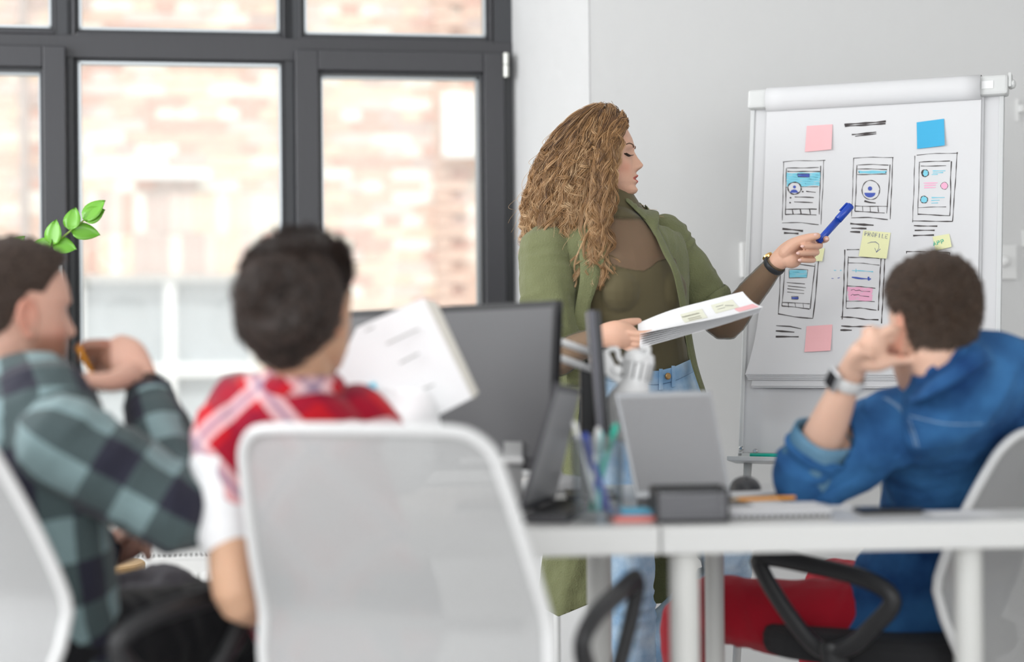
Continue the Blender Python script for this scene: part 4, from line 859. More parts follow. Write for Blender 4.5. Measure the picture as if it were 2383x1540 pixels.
def hair_mat(name, c0, c1, rough=.38):
    m = bpy.data.materials.new(name); m.use_nodes = True; nt = m.node_tree; b = nt.nodes['Principled BSDF']; b.inputs['Roughness'].default_value = rough; b.inputs['Specular IOR Level'].default_value = .5
    hi = nt.nodes.new('ShaderNodeHairInfo'); mx = nt.nodes.new('ShaderNodeMix'); mx.data_type = 'RGBA'; mx.inputs[6].default_value = (*c0, 1); mx.inputs[7].default_value = (*c1, 1)
    nt.links.new(hi.outputs['Random'], mx.inputs[0]); nt.links.new(mx.outputs[2], b.inputs['Base Color']); return m
HLY, HLZ = [-.12, -.055, -.035, -.022, -.004, .022, .034, .045, .062, .1], [-.072, -.066, -.045, -.005, .022, .012, .030, .050, .068, .078]
def hair_cap(H, thick, name, m, parent, lump=.004, grow=None, low=None):
    V, fs = head_piece(); x, y, z = V.T; zl = np.interp(y, HLY, HLZ if low is None else low); k = sstep(z - zl, -.004, .022)
    c = np.array([0, -.005, .01]); d = V - c; d /= np.linalg.norm(d, axis=1, keepdims=True); th = thick * (1 + .5 * sstep(z, .03, .1))
    if grow is not None: th = th + grow(V)
    V = V + d * (k * th - .0035 + k * lump * vnoise(V * 55) + k * lump * .6 * vnoise(V * 130 + 5))[:, None]
    W_ = H.w(V); Fq = np.array([f for f in fs if len(f) == 4]); o = skinobj(name, W_, Fq, m, parent); return V[k > .7], d[k > .7]
def short_hair(H, base, d, n, length, m, parent, rad=.0006, comb=(0, -.4, -.7)):
    i = rng.integers(0, len(base), n); p = base[i] + rng.normal(0, .0014, (n, 3)); dd = d[i]; cb = np.asarray(comb, float) + rng.normal(0, .35, (n, 3)); cb = cb - dd * (cb * dd).sum(1, keepdims=True)
    L = length * rng.uniform(.5, 1.2, n)[:, None]; t = np.linspace(0, 1, 5); P3 = np.stack([p + dd * L * (-.15 + .5 * a - .15 * a * a) + cb * L * a * .8 for a in t], 1)
    strands('hair_strands', H.w(P3.reshape(-1, 3)).reshape(n, 5, 3), rad, m, parent)
def finger(pts, r0=.0088, r1=.0068): n = len(pts); return limb(pts, np.linspace(r0, r1, n), k=4, seg=12)
def set_geo(o): return o
# ------------------------------------------------------------------ the presenter
def PP(L): return np.array([P(*q) for q in L])
def cloth_mat(name, col, var=.12, vs=14, bump=.25, bs=260, rough=.85, sheen=.15, alpha=None, attr_light=None):
    m = mat(name, col, rough, var=var, vscale=vs, bump=bump, bscale=bs, sheen=sheen, spec=.2)
    return m
skin1 = skin_mat('skin of the presenter', (.71, .42, .30))
fw = np.array([.52, -.855, 0]); fw /= np.linalg.norm(fw); rt = np.array([fw[1], -fw[0], 0])   # chest direction and her right
WO = thing('person', [*P(1480, 900, 4.62)[:2], 0], 'person standing at the flip chart with long curly hair and olive open shirt, pointing', 'person')
HW = Head(P(1399, 371, 4.60), (.955, -.19, .12), .02, .915)
axis = PP([(1452, 508, 4.62), (1440, 548, 4.60), (1450, 610, 4.59), (1462, 690, 4.59), (1482, 770, 4.60), (1490, 850, 4.61), (1492, 950, 4.62), (1490, 1040, 4.62)])
ra = [.060, .150, .160, .148, .128, .132, .165, .165]; rb = [.9, .60, .66, .72, .74, .74, .70, .72]
Rb = np.column_stack([rt, fw, UPV])
br = [axis[3] + fw * .062 + rt * s * .068 + UPV * .012 for s in (1, -1)]
elbL = P(1683, 758, 4.74); wrL = P(1806, 612, 4.60); shL = P(1548, 548, 4.70); elbR = P(1290, 835, 4.46); wrR = P(1392, 786, 4.30); shR = P(1278, 585, 4.54)
hipR = P(1432, 1010, 4.58); hipL = P(1556, 1010, 4.67); knR = P(1466, 1330, 4.55); anR = P(1478, 1760, 4.62); knL = P(1690, 1325, 4.70); anL = P(1335, 1690, 4.90)
def bodyparts(k=0.):
    o = [limb(axis, np.array(ra) + k, rb, rt, 28)] + [ball(b, .058 + k, .050 + k, .062 + k, Rb) for b in br]
    return o
def armp(k=0., up=0.):
    return [limb([shR + fw * .0, (shR + elbR) / 2, elbR, (elbR * .55 + wrR * .45), wrR], np.array([.052, .044, .037, .036, .025]) + k + [up, up, 0, 0, 0]),
            limb([shL, (shL + elbL) / 2, elbL, (elbL * .6 + wrL * .4), wrL], np.array([.052, .045, .036, .036, .0235]) + k + [up, up, 0, 0, 0])]
def legp(k=0.):
    return [limb([hipR, (hipR + knR) / 2, knR, (knR * .6 + anR * .4), anR], np.array([.088, .076, .053, .054, .038]) + k), limb([hipL, (hipL + knL) / 2, knL, (knL * .6 + anL * .4), anL], np.array([.088, .076, .056, .055, .038]) + k)]
hd = []
# pointing hand: palm, thumb, curled fingers round the pen
hd.append(limb(PP([(1806, 612, 4.60), (1832, 592, 4.59), (1862, 580, 4.59), (1888, 578, 4.60)]), [.0235, .031, .034, .026], [.9, .62, .55, .6], (0, .25, 1)))
hd.append(limb(PP([(1828, 588, 4.58), (1852, 566, 4.565), (1880, 554, 4.555), (1902, 549, 4.55)]), [.018, .0155, .0115, .0085], k=4, seg=14))
hd.append(finger(PP([(1878, 560, 4.61), (1902, 560, 4.612), (1918, 558, 4.595), (1923, 556, 4.565)]), .0092, .0080))
hd.append(finger(PP([(1876, 571, 4.612), (1902, 568, 4.60), (1908, 572, 4.572), (1890, 573, 4.552), (1871, 573, 4.545)]), .0080, .0072))
hd.append(finger(PP([(1872, 587, 4.61), (1894, 585, 4.598), (1900, 588, 4.568), (1880, 589, 4.549), (1861, 589, 4.542)]), .0078, .0071))
hd.append(finger(PP([(1866, 603, 4.61), (1885, 602, 4.60), (1893, 605, 4.572), (1880, 606, 4.553), (1865, 605, 4.546)]), .0072, .0066))
hd.append(ball(P(1842, 604, 4.58), .026, .018, .022))
# hand under the papers
hd.append(limb(PP([(1392, 786, 4.30), (1415, 780, 4.29), (1442, 779, 4.28), (1466, 786, 4.28)]), [.0245, .031, .034, .029], [.9, .7, .6, .62], (0, .1, 1)))
hd.append(finger(PP([(1455, 773, 4.27), (1490, 777, 4.262), (1525, 773, 4.265), (1551, 766, 4.275)]), .0088, .0070))
hd.append(finger(PP([(1460, 785, 4.272), (1494, 790, 4.262), (1518, 785, 4.268), (1530, 779, 4.282)]), .0082, .0068))
hd.append(finger(PP([(1460, 797, 4.276), (1490, 803, 4.266), (1511, 797, 4.275), (1520, 790, 4.288)]), .0080, .0066))
hd.append(finger(PP([(1452, 806, 4.28), (1476, 815, 4.27), (1494, 809, 4.28), (1503, 802, 4.29)]), .0075, .0062))
hd.append(limb(PP([(1418, 768, 4.29), (1445, 756, 4.295), (1468, 750, 4.305), (1486, 747, 4.315)]), [.016, .0125, .0105, .008], k=4, seg=14))
V, Fq = remesh(bodyparts(-.004) + HW.pieces([P(1432, 470, 4.60), P(1448, 520, 4.62)], .047) + armp(-.0012) + hd + legp(-.006) + [limb(PP([(1432, 1040, 4.58), (1490, 1050, 4.62), (1556, 1040, 4.67)]), .09)], .0022, 2)
skinobj('body', V, Fq, skin1, WO, {'tint': ('FLOAT_COLOR', tints(V, HW, (.80, .26, .26), .38))})
nl_ = mat('fingernail', (.80, .52, .46), .25)
for (x_, y_, d_) in ((1867, 573, 4.5375), (1857, 589, 4.535), (1861, 605, 4.5395), (1924, 556, 4.5565), (1898, 546, 4.543)): V_, f_ = ball(P(x_, y_, d_), .0048, .0016, .0036); MB().add(V_, f_).build('fingernail', nl_, WO, smooth=True)
# face details
bl_ = mat('dark brown lashes', (.03, .018, .012), .7); brm = mat('eyebrow brown', (.13, .075, .045), .8)
for sg in (1, -1):
    def fp(x, z, o=0.): return HW.w([sg * x, surf(x, z) + float(o), z])
    MB().tube([fp(.014 + .034 * t, .0185 + .010 * math.sin(t * 2.3) - .002 * t, .0006) for t in np.linspace(0, 1, 12)], [.0028 * (1 - .6 * t) for t in np.linspace(0, 1, 12)], 8, flat=.5).build('eyebrow', brm, WO, smooth=True)
    G = [[fp(.017 + .031 * t, -.0035 - .004 * math.sin(math.pi * t) + .0035 * t, .0008 + .0075 * q) + HW.R[:, 2] * (-.002 * q * (1 - q)) for q in (0, .5, 1)] for t in np.linspace(0, 1, 14)]
    MB().grid(G, HW.R[:, 2] * .0014).build('eyelashes', bl_, WO, smooth=True)
    MB().tube([fp(.017 + .030 * t, -.0035 - .0045 * math.sin(math.pi * t) + .0035 * t, .0006) for t in np.linspace(0, 1, 12)], .0013, 8).build('eyelid_line', bl_, WO, smooth=True)
G = [[HW.w([x, surf(abs(x), -.0665) + .0004 - abs(x) * .02, -.0668 + .0035 * q * (1 - (x / .014) ** 2)]) for q in (0, 1)] for x in np.linspace(-.013, .013, 9)]
MB().grid(G).build('teeth', mat('teeth', (.75, .70, .64), .3), WO)
# sheer turtleneck top over an opaque camisole
olive = (.118, .098, .050)
tm = bpy.data.materials.new('olive stretch mesh'); tm.use_nodes = True; nt = tm.node_tree; b_ = nt.nodes['Principled BSDF']; b_.inputs['Base Color'].default_value = (*olive, 1); b_.inputs['Roughness'].default_value = .75; b_.inputs['Sheen Weight'].default_value = .2; b_.inputs['Specular IOR Level'].default_value = .2
at = nt.nodes.new('ShaderNodeAttribute'); at.attribute_name = 'opaque'; nt.links.new(at.outputs['Fac'], b_.inputs['Alpha'])
nn = nt.nodes.new('ShaderNodeTexNoise'); nn.inputs['Scale'].default_value = 300; bp = nt.nodes.new('ShaderNodeBump'); bp.inputs['Strength'].default_value = .12; nt.links.new(nn.outputs[0], bp.inputs['Height']); nt.links.new(bp.outputs[0], b_.inputs['Normal'])
neck = limb([HW.w([0, -.022, -.055]), P(1432, 480, 4.60), P(1446, 512, 4.62), P(1450, 560, 4.62)], [.053, .0545, .060, .07], side=HW.R[:, 0])
V, Fq = remesh(bodyparts(0) + armp(.0012) + [neck], .004, 5); N = vnormals(V, Fq)
segs = [(axis, rt, .14), ([shR, elbR, wrR], fw, .04), ([shL, elbL, wrL], fw, .04), ([HW.w([0, -.022, -.055]), P(1446, 512, 4.62)], fw, .055)]
UV = cloth_uv(V, segs); k = np.where(UV[:, 2] == 0, .0016, .0022); V = folds(V, N, UV, k, 30, 5, 2.)
u, v = pix(V); curve = np.interp(u, [1330, 1395, 1407, 1440, 1471, 1498, 1515, 1530, 1562, 1600], [585, 598, 609, 622, 629, 632, 622, 609, 600, 590])
opq = sstep(v - curve, -3, 3) * (UV[:, 2] == 0) + 1.0 * (UV[:, 2] == 3) * sstep(pix(V)[1], 515, 500); opq = np.maximum(opq, sstep(v, 514, 498) * ((UV[:, 2] == 0) | (UV[:, 2] == 3)) * (u < 1500)); opq = np.clip(.34 + .66 * opq, 0, 1)
f = np.minimum((wrL - V) @ ((wrL - elbL) / np.linalg.norm(wrL - elbL)) + .004 + 10 * (np.linalg.norm(V - wrL, axis=1) > .09), (wrR - V) @ ((wrR - elbR) / np.linalg.norm(wrR - elbR)) + 10 * (np.linalg.norm(V - wrR, axis=1) > .09))
nt_ = HW.w([0, -.022, -.055]); f = np.minimum(f, (HW.w([0, -.024, -.066]) - V)[:, 2] + 10 * (np.linalg.norm(V - nt_, axis=1) > .12))
V, Fc, (A_,) = cut(V, Fq, f, [opq[:, None]])
o = skinobj('turtleneck_top', V, Fc, tm, WO, {'opaque': ('FLOAT', A_[:, 0])}, solid=.0008); o['label'] = 'sheer olive turtleneck over an opaque camisole'
# jeans
def denim(name, base, light, sc=9.):
    m = bpy.data.materials.new(name); m.use_nodes = True; nt = m.node_tree; b = nt.nodes['Principled BSDF']; b.inputs['Roughness'].default_value = .85; b.inputs['Specular IOR Level'].default_value = .2
    tc = nt.nodes.new('ShaderNodeTexCoord'); n = nt.nodes.new('ShaderNodeTexNoise'); n.inputs['Scale'].default_value = sc; n.inputs['Detail'].default_value = 6; r = nt.nodes.new('ShaderNodeValToRGB'); r.color_ramp.elements[0].position = .35; r.color_ramp.elements[1].position = .68
    r.color_ramp.elements[0].color = (*base, 1); r.color_ramp.elements[1].color = (*light, 1); n2 = nt.nodes.new('ShaderNodeTexNoise'); n2.inputs['Scale'].default_value = 420; bp = nt.nodes.new('ShaderNodeBump'); bp.inputs['Strength'].default_value = .35; bp.inputs['Distance'].default_value = .002
    nt.links.new(tc.outputs['Object'], n.inputs[0]); nt.links.new(n.outputs[0], r.inputs[0]); nt.links.new(r.outputs[0], b.inputs['Base Color']); nt.links.new(tc.outputs['Object'], n2.inputs[0]); nt.links.new(n2.outputs[0], bp.inputs['Height']); nt.links.new(bp.outputs[0], b.inputs['Normal']); return m
jean = denim('light washed denim', (.22, .40, .62), (.58, .72, .84), 11)
hips = limb(axis[5:] + 0, np.array(ra[5:]) + .006, rb[5:], rt, 28)
V, Fq = remesh([hips] + legp(.004) + [limb(PP([(1432, 1040, 4.58), (1490, 1050, 4.62), (1556, 1040, 4.67)]), .095)], .005, 5); N = vnormals(V, Fq)
UV = cloth_uv(V, [(axis[5:], rt, .15), ([hipR, knR, anR], fw, .07), ([hipL, knL, anL], fw, .07)])
kn = sum(np.exp(-(np.linalg.norm(V - q, axis=1) / .13) ** 2) for q in (knR, knL)); V = folds(V, N, UV, .0025 + .005 * np.clip(kn, 0, 1), 34, 3, 5.)
u, v = pix(V); wl_ = np.interp(u, [1330, 1400, 1530, 1570, 1612, 1640], [852, 858, 868, 858, 838, 830]); f = np.where(v < 960, (v - wl_) * .001, 1); f = np.minimum(f, V[:, 2] - .07)
V, Fc, _ = cut(V, Fq, f); o = skinobj('jeans', V, Fc, jean, WO, solid=.002)
c_ = P(1490, 868, 4.61); ring = []
for g in np.linspace(0, 2 * math.pi, 49)[:-1]:
    q = axis[5] + rt * .1445 * math.cos(g) + fw * .1445 * .76 * math.sin(g); uu, vv = pix(q[None]); y_ = float(np.interp(uu[0], [1330, 1400, 1530, 1570, 1612, 1640], [852, 858, 868, 858, 838, 830])) + 12
    q[2] = P(uu[0], y_, q[1])[2]; ring.append(q)
MB().tube(ring, .0175, 12, closed=True, flat=.16, side=(0, 0, 1)).build('waistband', jean, WO, smooth=True)
def near_front(px, py, lst, off=.0): 
    q = [r for r in lst if (r - axis[5]) @ fw > -.02]; us = [abs(pix(r[None])[0][0] - px) for r in q]; r = q[int(np.argmin(us))]; return r + fw * off
for px in (1386, 1537, 1566):
    q = near_front(px, 0, ring, .005); MB().box(q - UPV * .004, (.010, .004, .052), np.column_stack([np.cross([0, 0, 1], fw) * -1, fw, UPV])).build('belt_loop', jean, WO, bevel=.001)
q = near_front(1550, 0, ring, .006); MB().lathe([(.0085, 0), (.0085, .003), (.006, .005)], q, fw, 16).build('button', mat('brass button', (.45, .28, .12), .35, .9), WO)
# shoes
def shoe(an, d, m, parent, L=.25, name='shoe'):
    d = np.array([*d, 0.]); d = d / np.linalg.norm(d); z0 = .012; s_ = np.cross(d, UPV); c = np.array([an[0], an[1], 0])
    p = [c - d * .06 + UPV * .045, c + UPV * .05, c + d * (L * .35) + UPV * .042, c + d * (L * .62) + UPV * .032]; V, f = limb(p, [.034, .04, .044, .034], [1, 1, .85, .75], s_, 16); V[:, 2] = np.maximum(V[:, 2], .002)
    MB().add(V, f).build(name, m, parent, smooth=True)
for a, d_ in ((anR, (.4, -.9)), (anL, (.7, -.7))): shoe(a, d_, mat('white canvas', (.75, .74, .72), .7), WO)
# open olive overshirt
jk = cloth_mat('olive cotton', (.170, .182, .088), .16, 18, .35, 240)
jax = PP([(1448, 500, 4.64), (1436, 528, 4.62), (1440, 580, 4.61), (1445, 660, 4.61), (1446, 760, 4.62), (1450, 860, 4.63), (1458, 1000, 4.64), (1468, 1140, 4.65), (1440, 1290, 4.66), (1425, 1440, 4.66), (1420, 1520, 4.66)])
jra = [.075, .155, .182, .180, .178, .185, .200, .215, .205, .20, .20]; jrb = [.85, .58, .64, .72, .74, .74, .72, .68, .68, .68, .68]
cuR = shR * .12 + elbR * .88; cuL = shL * .22 + elbL * .78
sl = [limb([shR + [-.004, 0, -.002], (shR + elbR) / 2 - [.004, 0, 0], cuR, elbR], [.066, .068, .066, .064]), limb([shL + [.0, 0, -.004], (shL + elbL) / 2, cuL, cuL * .5 + elbL * .5], [.053, .055, .054, .054])]
V, Fq = remesh([limb(jax, jra, jrb, rt, 32, cap=True)] + sl, .0048, 7); N = vnormals(V, Fq)
UV = cloth_uv(V, [(jax, rt, .18), ([shR, elbR], fw, .06), ([shL, elbL], fw, .06)])
tors = UV[:, 2] == 0; u, v = pix(V); drop = sstep(v, 640, 1100) * tors
V = folds(V, N, UV, np.where(tors, .006 + .004 * sstep(v, 800, 1200), .0075), np.where(tors, 5, 26), np.where(tors, 16, 6), 7.)
V = folds(V, N, UV, .0035, 12, 20, 17.)
front = (V - np.array([np.interp(V[:, 2], jax[::-1, 2], jax[::-1, i]) for i in range(3)]).T) @ fw; u, v = pix(V)
le = np.interp(v, [440, 480, 560, 620, 700, 780, 900, 1000, 1150, 1290, 1430, 1500], [1432, 1426, 1415, 1402, 1376, 1370, 1352, 1345, 1355, 1370, 1376, 1378])
re_ = np.interp(v, [440, 468, 518, 536, 582, 609, 655, 736, 820, 900, 1000, 1110, 1290, 1450], [1450, 1456, 1508, 1524, 1543, 1562, 1580, 1588, 1598, 1616, 1640, 1672, 1600, 1590])
f = np.where(front > .0, np.maximum(le - u, u - re_), 60.) * .001 + 0.
nb = P(1446, 505, 4.63); dn = np.linalg.norm((V - nb)[:, :2], axis=1); f = np.minimum(f, np.where(V[:, 2] > nb[2] - .06, dn - .066, 1))
hem = np.interp(u, [1200, 1240, 1300, 1370, 1420, 1520, 1580, 1660], [1392, 1400, 1434, 1405, 1400, 1405, 1400, 1380]); f = np.minimum(f, np.where(tors, (hem - v) * .001, 1))
for cu_, a_, b__ in ((cuR, shR, elbR), (cuL, shL, elbL)): dr_ = (b__ - a_) / np.linalg.norm(b__ - a_); nr_ = ~tors & (np.linalg.norm(V - cu_, axis=1) < .13); f = np.where(nr_, np.minimum(f, (cu_ - V) @ dr_ + .02), f)
V, Fc, _ = cut(V, Fq, f); o = skinobj('overshirt', V, Fc, jk, WO, solid=.0022); o['label'] = 'open olive cotton shirt worn long and loose'
# rolled cuffs, collar and lapel, front placket
for cu_, a_, b__, r_, nm in ((cuR, shR, elbR, .069, 0), (cuL, shL, elbL, .060, 1)):
    d_ = (b__ - a_) / np.linalg.norm(b__ - a_); s_ = np.cross(d_, [0, 1, 0]); s_ /= np.linalg.norm(s_); t_ = np.cross(d_, s_); G = []
    for j, q in enumerate(np.linspace(-.032, .026, 8)):
        rr = r_ + .003 * math.sin(j * .9); G.append([cu_ + d_ * (q + .004 * math.sin(g * 3 + nm)) + (s_ * math.cos(g) + t_ * math.sin(g)) * (rr + .003 * math.sin(g * 5 + j * .5)) for g in np.linspace(0, 2 * math.pi, 41)])
    MB().grid(G, None).build('rolled_cuff', jk, WO, smooth=True).modifiers.new('s', 'SOLIDIFY').thickness = .005
def sheetp(rows, name, m, parent, th=.0025):
    R_ = [catmull(PP(r), 5) for r in rows]; n = min(len(r) for r in R_); G = [r[:n] for r in R_]; G = np.array(G); G = np.stack([catmull(G[:, i], 3) for i in range(n)], 1)
    o = MB().grid(G).build(name, m, parent, smooth=True); q = o.modifiers.new('s', 'SOLIDIFY'); q.thickness = th; return o
sheetp([[(1440, 462, 4.66), (1462, 470, 4.62), (1484, 494, 4.57), (1506, 520, 4.54), (1524, 548, 4.525)], [(1452, 468, 4.68), (1480, 482, 4.64), (1504, 494, 4.58), (1520, 512, 4.545), (1528, 545, 4.53)], [(1460, 478, 4.70), (1500, 486, 4.66), (1530, 491, 4.60), (1534, 508, 4.56), (1530, 540, 4.54)]], 'collar_lapel', jk, WO)
sheetp([[(1506, 518, 4.54), (1526, 548, 4.52), (1545, 590, 4.50), (1566, 630, 4.49), (1580, 690, 4.50), (1592, 760, 4.52), (1612, 850, 4.54), (1640, 930, 4.56)], [(1524, 512, 4.56), (1542, 548, 4.54), (1562, 590, 4.52), (1582, 632, 4.51), (1596, 690, 4.52), (1607, 760, 4.54), (1624, 850, 4.56), (1650, 930, 4.58)]], 'front_placket', jk, WO)
sheetp([[(1345, 560, 4.47), (1350, 640, 4.455), (1338, 720, 4.45), (1326, 800, 4.45), (1318, 900, 4.46)], [(1392, 560, 4.475), (1396, 640, 4.455), (1372, 720, 4.45), (1366, 800, 4.455), (1350, 900, 4.47)]], 'front_placket', jk, WO)
if 0: sheetp([[(1255, 590, 4.48), (1290, 572, 4.46), (1330, 570, 4.46)], [(1262, 565, 4.52), (1300, 555, 4.50), (1340, 556, 4.49)]], 'collar_lapel', jk, WO)
# wristwatch with dark strap
WT = thing('wristwatch', wrL, 'black-strapped wristwatch with a gold case on the pointing wrist', 'watch'); d_ = (wrL - elbL) / np.linalg.norm(wrL - elbL); wc = wrL - d_ * .008; s_ = np.cross(d_, [0, -1, 0]); s_ /= np.linalg.norm(s_); t_ = np.cross(d_, s_)
MB().tube([wc + (s_ * math.cos(g) + t_ * math.sin(g)) * .0275 for g in np.linspace(0, 2 * math.pi, 37)[:-1]], .0075, 10, closed=True, flat=.28, side=d_).build('strap', mat('black leather', (.02, .022, .026), .5), WT, smooth=True)
n_ = -(s_ * .75 + t_ * -.55); n_ = s_ * .80 + np.array([0, -.6, 0]); n_ -= d_ * (n_ @ d_); n_ /= np.linalg.norm(n_)
n_ = n_ if pix((wc + n_ * .03)[None])[0][0] < pix(wc[None])[0][0] else -n_
MB().lathe([(.012, -.003), (.0145, .002), (.0145, .006), (.011, .008)], wc + n_ * .0255, n_, 20).build('case', mat('polished gold', (.85, .55, .22), .18, 1), WT, smooth=False)
# blue pen in the hand
PT = thing('pen', P(1904, 564, 4.575), 'thick blue pen held out to the flip chart', 'pen'); bp2 = mat('glossy blue plastic', (.012, .06, .42), .25); a, e = P(1904, 563, 4.572), P(1980, 478, 4.60); t_ = (e - a) / np.linalg.norm(e - a)
MB().tube([a, a + t_ * .012, a + t_ * .0125, a + (e - a) * .6], [.0080, .0084, .0088, .0092], 20).build('barrel', bp2, PT, smooth=True)
MB().tube([a + (e - a) * .6, a + (e - a) * .602, e - t_ * .002, e], [.0094, .0100, .0102, .0092], 20).build('cap', bp2, PT, smooth=True)
s_ = np.cross(t_, [0, 1, 0]); s_ = -s_ if s_[0] > 0 else s_; MB().tube([e - t_ * .004 + s_ * .012, e - t_ * .030 + s_ * .0125], .0022, 8).build('clip', bp2, PT); MB().tube([e - t_ * .004 + s_ * .008, e - t_ * .004 + s_ * .013], .003, 8).build('clip_bridge', bp2, PT)
# papers in the other hand
paper2 = mat('bright office paper', (.90, .90, .91), .7)
PA = thing('paper_bundle', P(1560, 745, 4.24), 'bundle of white sheets with small notes held in one hand before the jeans', 'papers')
def pg(a, t, k):   # a along, t across
    lo = catmull(PP([(1484, 752, 4.31), (1560, 722, 4.33), (1650, 698, 4.35), (1728, 678, 4.36)]), 6); hi = catmull(PP([(1490, 776, 4.23), (1580, 758, 4.21), (1680, 738, 4.20), (1776, 714, 4.20)]), 6)
    i = a * (len(lo) - 1); i0 = int(min(i, len(lo) - 2)); w_ = i - i0; A_, B_ = lo[i0] * (1 - w_) + lo[i0 + 1] * w_, hi[i0] * (1 - w_) + hi[i0 + 1] * w_; return A_ * (1 - t) + B_ * t - UPV * (.0010 * k + .011 * math.sin(math.pi * t) * (1 - .4 * a)) + UPV * .0
for k_ in range(7):
    G = [[pg(min(1, a * (1 - .006 * k_)), t, k_ * 1.6) - [0, 0, .004 * k_ * t * (1 - a)] for a in np.linspace(0, 1, 16)] for t in np.linspace(0, 1, 9)]
    MB().grid(G, (0, 0, -.0004)).build('sheet', paper2, PA)
def pnote(a0, a1, t0, t1, m, nm):
    G = [[pg(a, t, 0) + [0, 0, .0008] for a in np.linspace(a0, a1, 4)] for t in np.linspace(t0, t1, 4)]; return MB().grid(G, (0, 0, .0003)).build(nm, m, PA)
p1_ = pnote(.40, .58, .25, .75, mat('pale yellow note', (.80, .80, .66), .7), 'note'); p2_ = pnote(.66, .84, .20, .60, MATS['pale yellow note'], 'note'); pnote(.80, .97, .62, .92, pinkm, 'note')
b = MB()
for i in range(5): q = pg(.42 + .028 * i, .38, 0) + [0, 0, .0014]; b.box(q, (.009, .010, .0003))
for j in range(2): q0, q1 = pg(.44, .55 + .12 * j, 0), pg(.54, .55 + .12 * j, 0); b.tube([q0 + [0, 0, .0014], q1 + [0, 0, .0014]], .0009, 4)
b.build('ink_marks', mat('brown ink', (.10, .07, .03), .7), p1_, kind='stuff')
b = MB()
for j in range(2): q0, q1 = pg(.69, .32 + .12 * j, 0), pg(.75, .32 + .12 * j, 0); b.tube([q0 + [0, 0, .0014], q1 + [0, 0, .0014]], .0009, 4)
q = pg(.79, .4, 0); b.tube([q + [.010 * math.cos(g), .012 * math.sin(g), .0014] for g in np.linspace(0, 6.28, 13)[:-1]], .0007, 4, closed=True); b.build('ink_marks', mat('grey ink', (.3, .3, .28), .7), p2_, kind='stuff')
# curly hair
hm = hair_mat('golden brown curls', (.085, .036, .014), (.78, .48, .23), .36); nt = hm.node_tree; at = nt.nodes.new('ShaderNodeAttribute'); at.attribute_name = 'tone'
rp = nt.nodes.new('ShaderNodeValToRGB'); rp.color_ramp.elements[0].color = (.075, .037, .020, 1); rp.color_ramp.elements[1].color = (.84, .62, .38, 1)
el = rp.color_ramp.elements.new(.45); el.color = (.40, .22, .092, 1); nt.links.new(at.outputs['Fac'], rp.inputs[0]); nt.links.new(rp.outputs[0], nt.nodes['Principled BSDF'].inputs['Base Color'])
Yk = [240, 246, 256, 275, 300, 340, 400, 460, 520, 570, 620, 670]; Xk = [1408, 1405, 1400, 1390, 1380, 1364, 1345, 1335, 1328, 1325, 1335, 1360]; Rk = [.004, .026, .048, .070, .086, .098, .106, .110, .108, .102, .090, .06]
def hpt(y, th, rho):
    cx = np.interp(y, Yk, Xk); R_ = np.interp(y, Yk, Rk) * rho; sq = np.cos(th); fl = np.where((sq > .3) & (y > 300) & (y < 480), .93, 1.0)
    x = cx + R_ * fl * np.cos(th) * 938; d = 4.61 + R_ * 1.02 * np.sin(th); return x, d
PS = []; TN = []
def lock(g, t, L, tone, amp=None, m_=None, spread=.0021):
    n = len(t); wl2 = rng.uniform(.038, .064); amp = rng.uniform(.0065, .0145) if amp is None else amp; ph = rng.uniform(0, 6.28) + t * L / wl2 * 2 * math.pi
    q1, q2 = rng.uniform(5, 12), rng.uniform(0, 6.28); ph = ph + .9 * np.sin(t * q1 + q2); a_ = amp * np.clip(t * 4, .15, 1) * (.75 + .5 * np.sin(t * q1 * 1.3 + q2 * 2)); g = g + np.outer(np.sin(t * rng.uniform(3, 7) + q2), rng.normal(0, .0045, 3)) * np.clip(t * 3, 0, 1)[:, None]; hx = rng.choice([1, -1]); g = g + np.column_stack([np.cos(ph) * a_, np.sin(ph) * a_ * hx, np.sin(ph * 1.0 + 1.2) * a_ * .35])
    m_ = int(rng.integers(16, 23)) if m_ is None else m_; o_ = rng.normal(0, 1, (m_, 1, 3)) * spread * (.7 + .45 * np.sin(t * 3.1)[None, :, None]); fr_ = rng.normal(0, .0006, (m_, 1, 3)) * np.sin(t * rng.uniform(8, 22) + rng.uniform(0, 6))[None, :, None]
    PS.append(g[None] + o_ + fr_); TN.append(np.clip(tone + .34 * t[None, :] - .10 + rng.normal(0, .09, (m_, 1)), 0, 1)); return g
n = 56; t = np.linspace(0, 1, n); gs = []
for i in range(760):
    th = rng.uniform(0, 2 * math.pi)
    rho0 = rng.uniform(.84, 1.02) if i % 4 else rng.uniform(.6, .85); y0 = rng.uniform(242, 330) if rng.random() < .75 else rng.uniform(330, 420)
    ye = rng.uniform(480, 640) if rng.random() < .8 else rng.uniform(600, 680)
    if math.cos(th) < -.45: ye = min(ye, rng.uniform(530, 618))
    if math.cos(th) > .25:
        if y0 > 285: th = math.copysign(math.acos(rng.uniform(-.2, .25)), math.sin(th)); th_ = th + rng.normal(0, .2) * t
        else: th_ = th + (math.copysign(1.55, math.sin(th)) - th if th < math.pi else 2 * math.pi - 1.45 - th) * np.clip(t * 3.2, 0, 1) + rng.normal(0, .15) * t
    else: th_ = th + rng.normal(0, .10) * t + .06 * np.sin(t * 5 + i)
    y = y0 + (ye - y0) * t; rho = rho0 * (1 - .12 * (1 - t) ** 4) + rng.normal(0, .03) * t + (.05 * t if math.cos(th) < -.3 else 0)
    x, d = hpt(y, th_, rho); g = np.array([P(a, b_, c) for a, b_, c in zip(x, y, d)]); gs.append(lock(g, t, (ye - y0) / 938, rng.uniform(.10, .62)) if i % 5 < 2 else lock(g, t, (ye - y0) / 938, rng.uniform(.05, .60), rng.uniform(.003, .0075), None, rng.uniform(.003, .0055)))
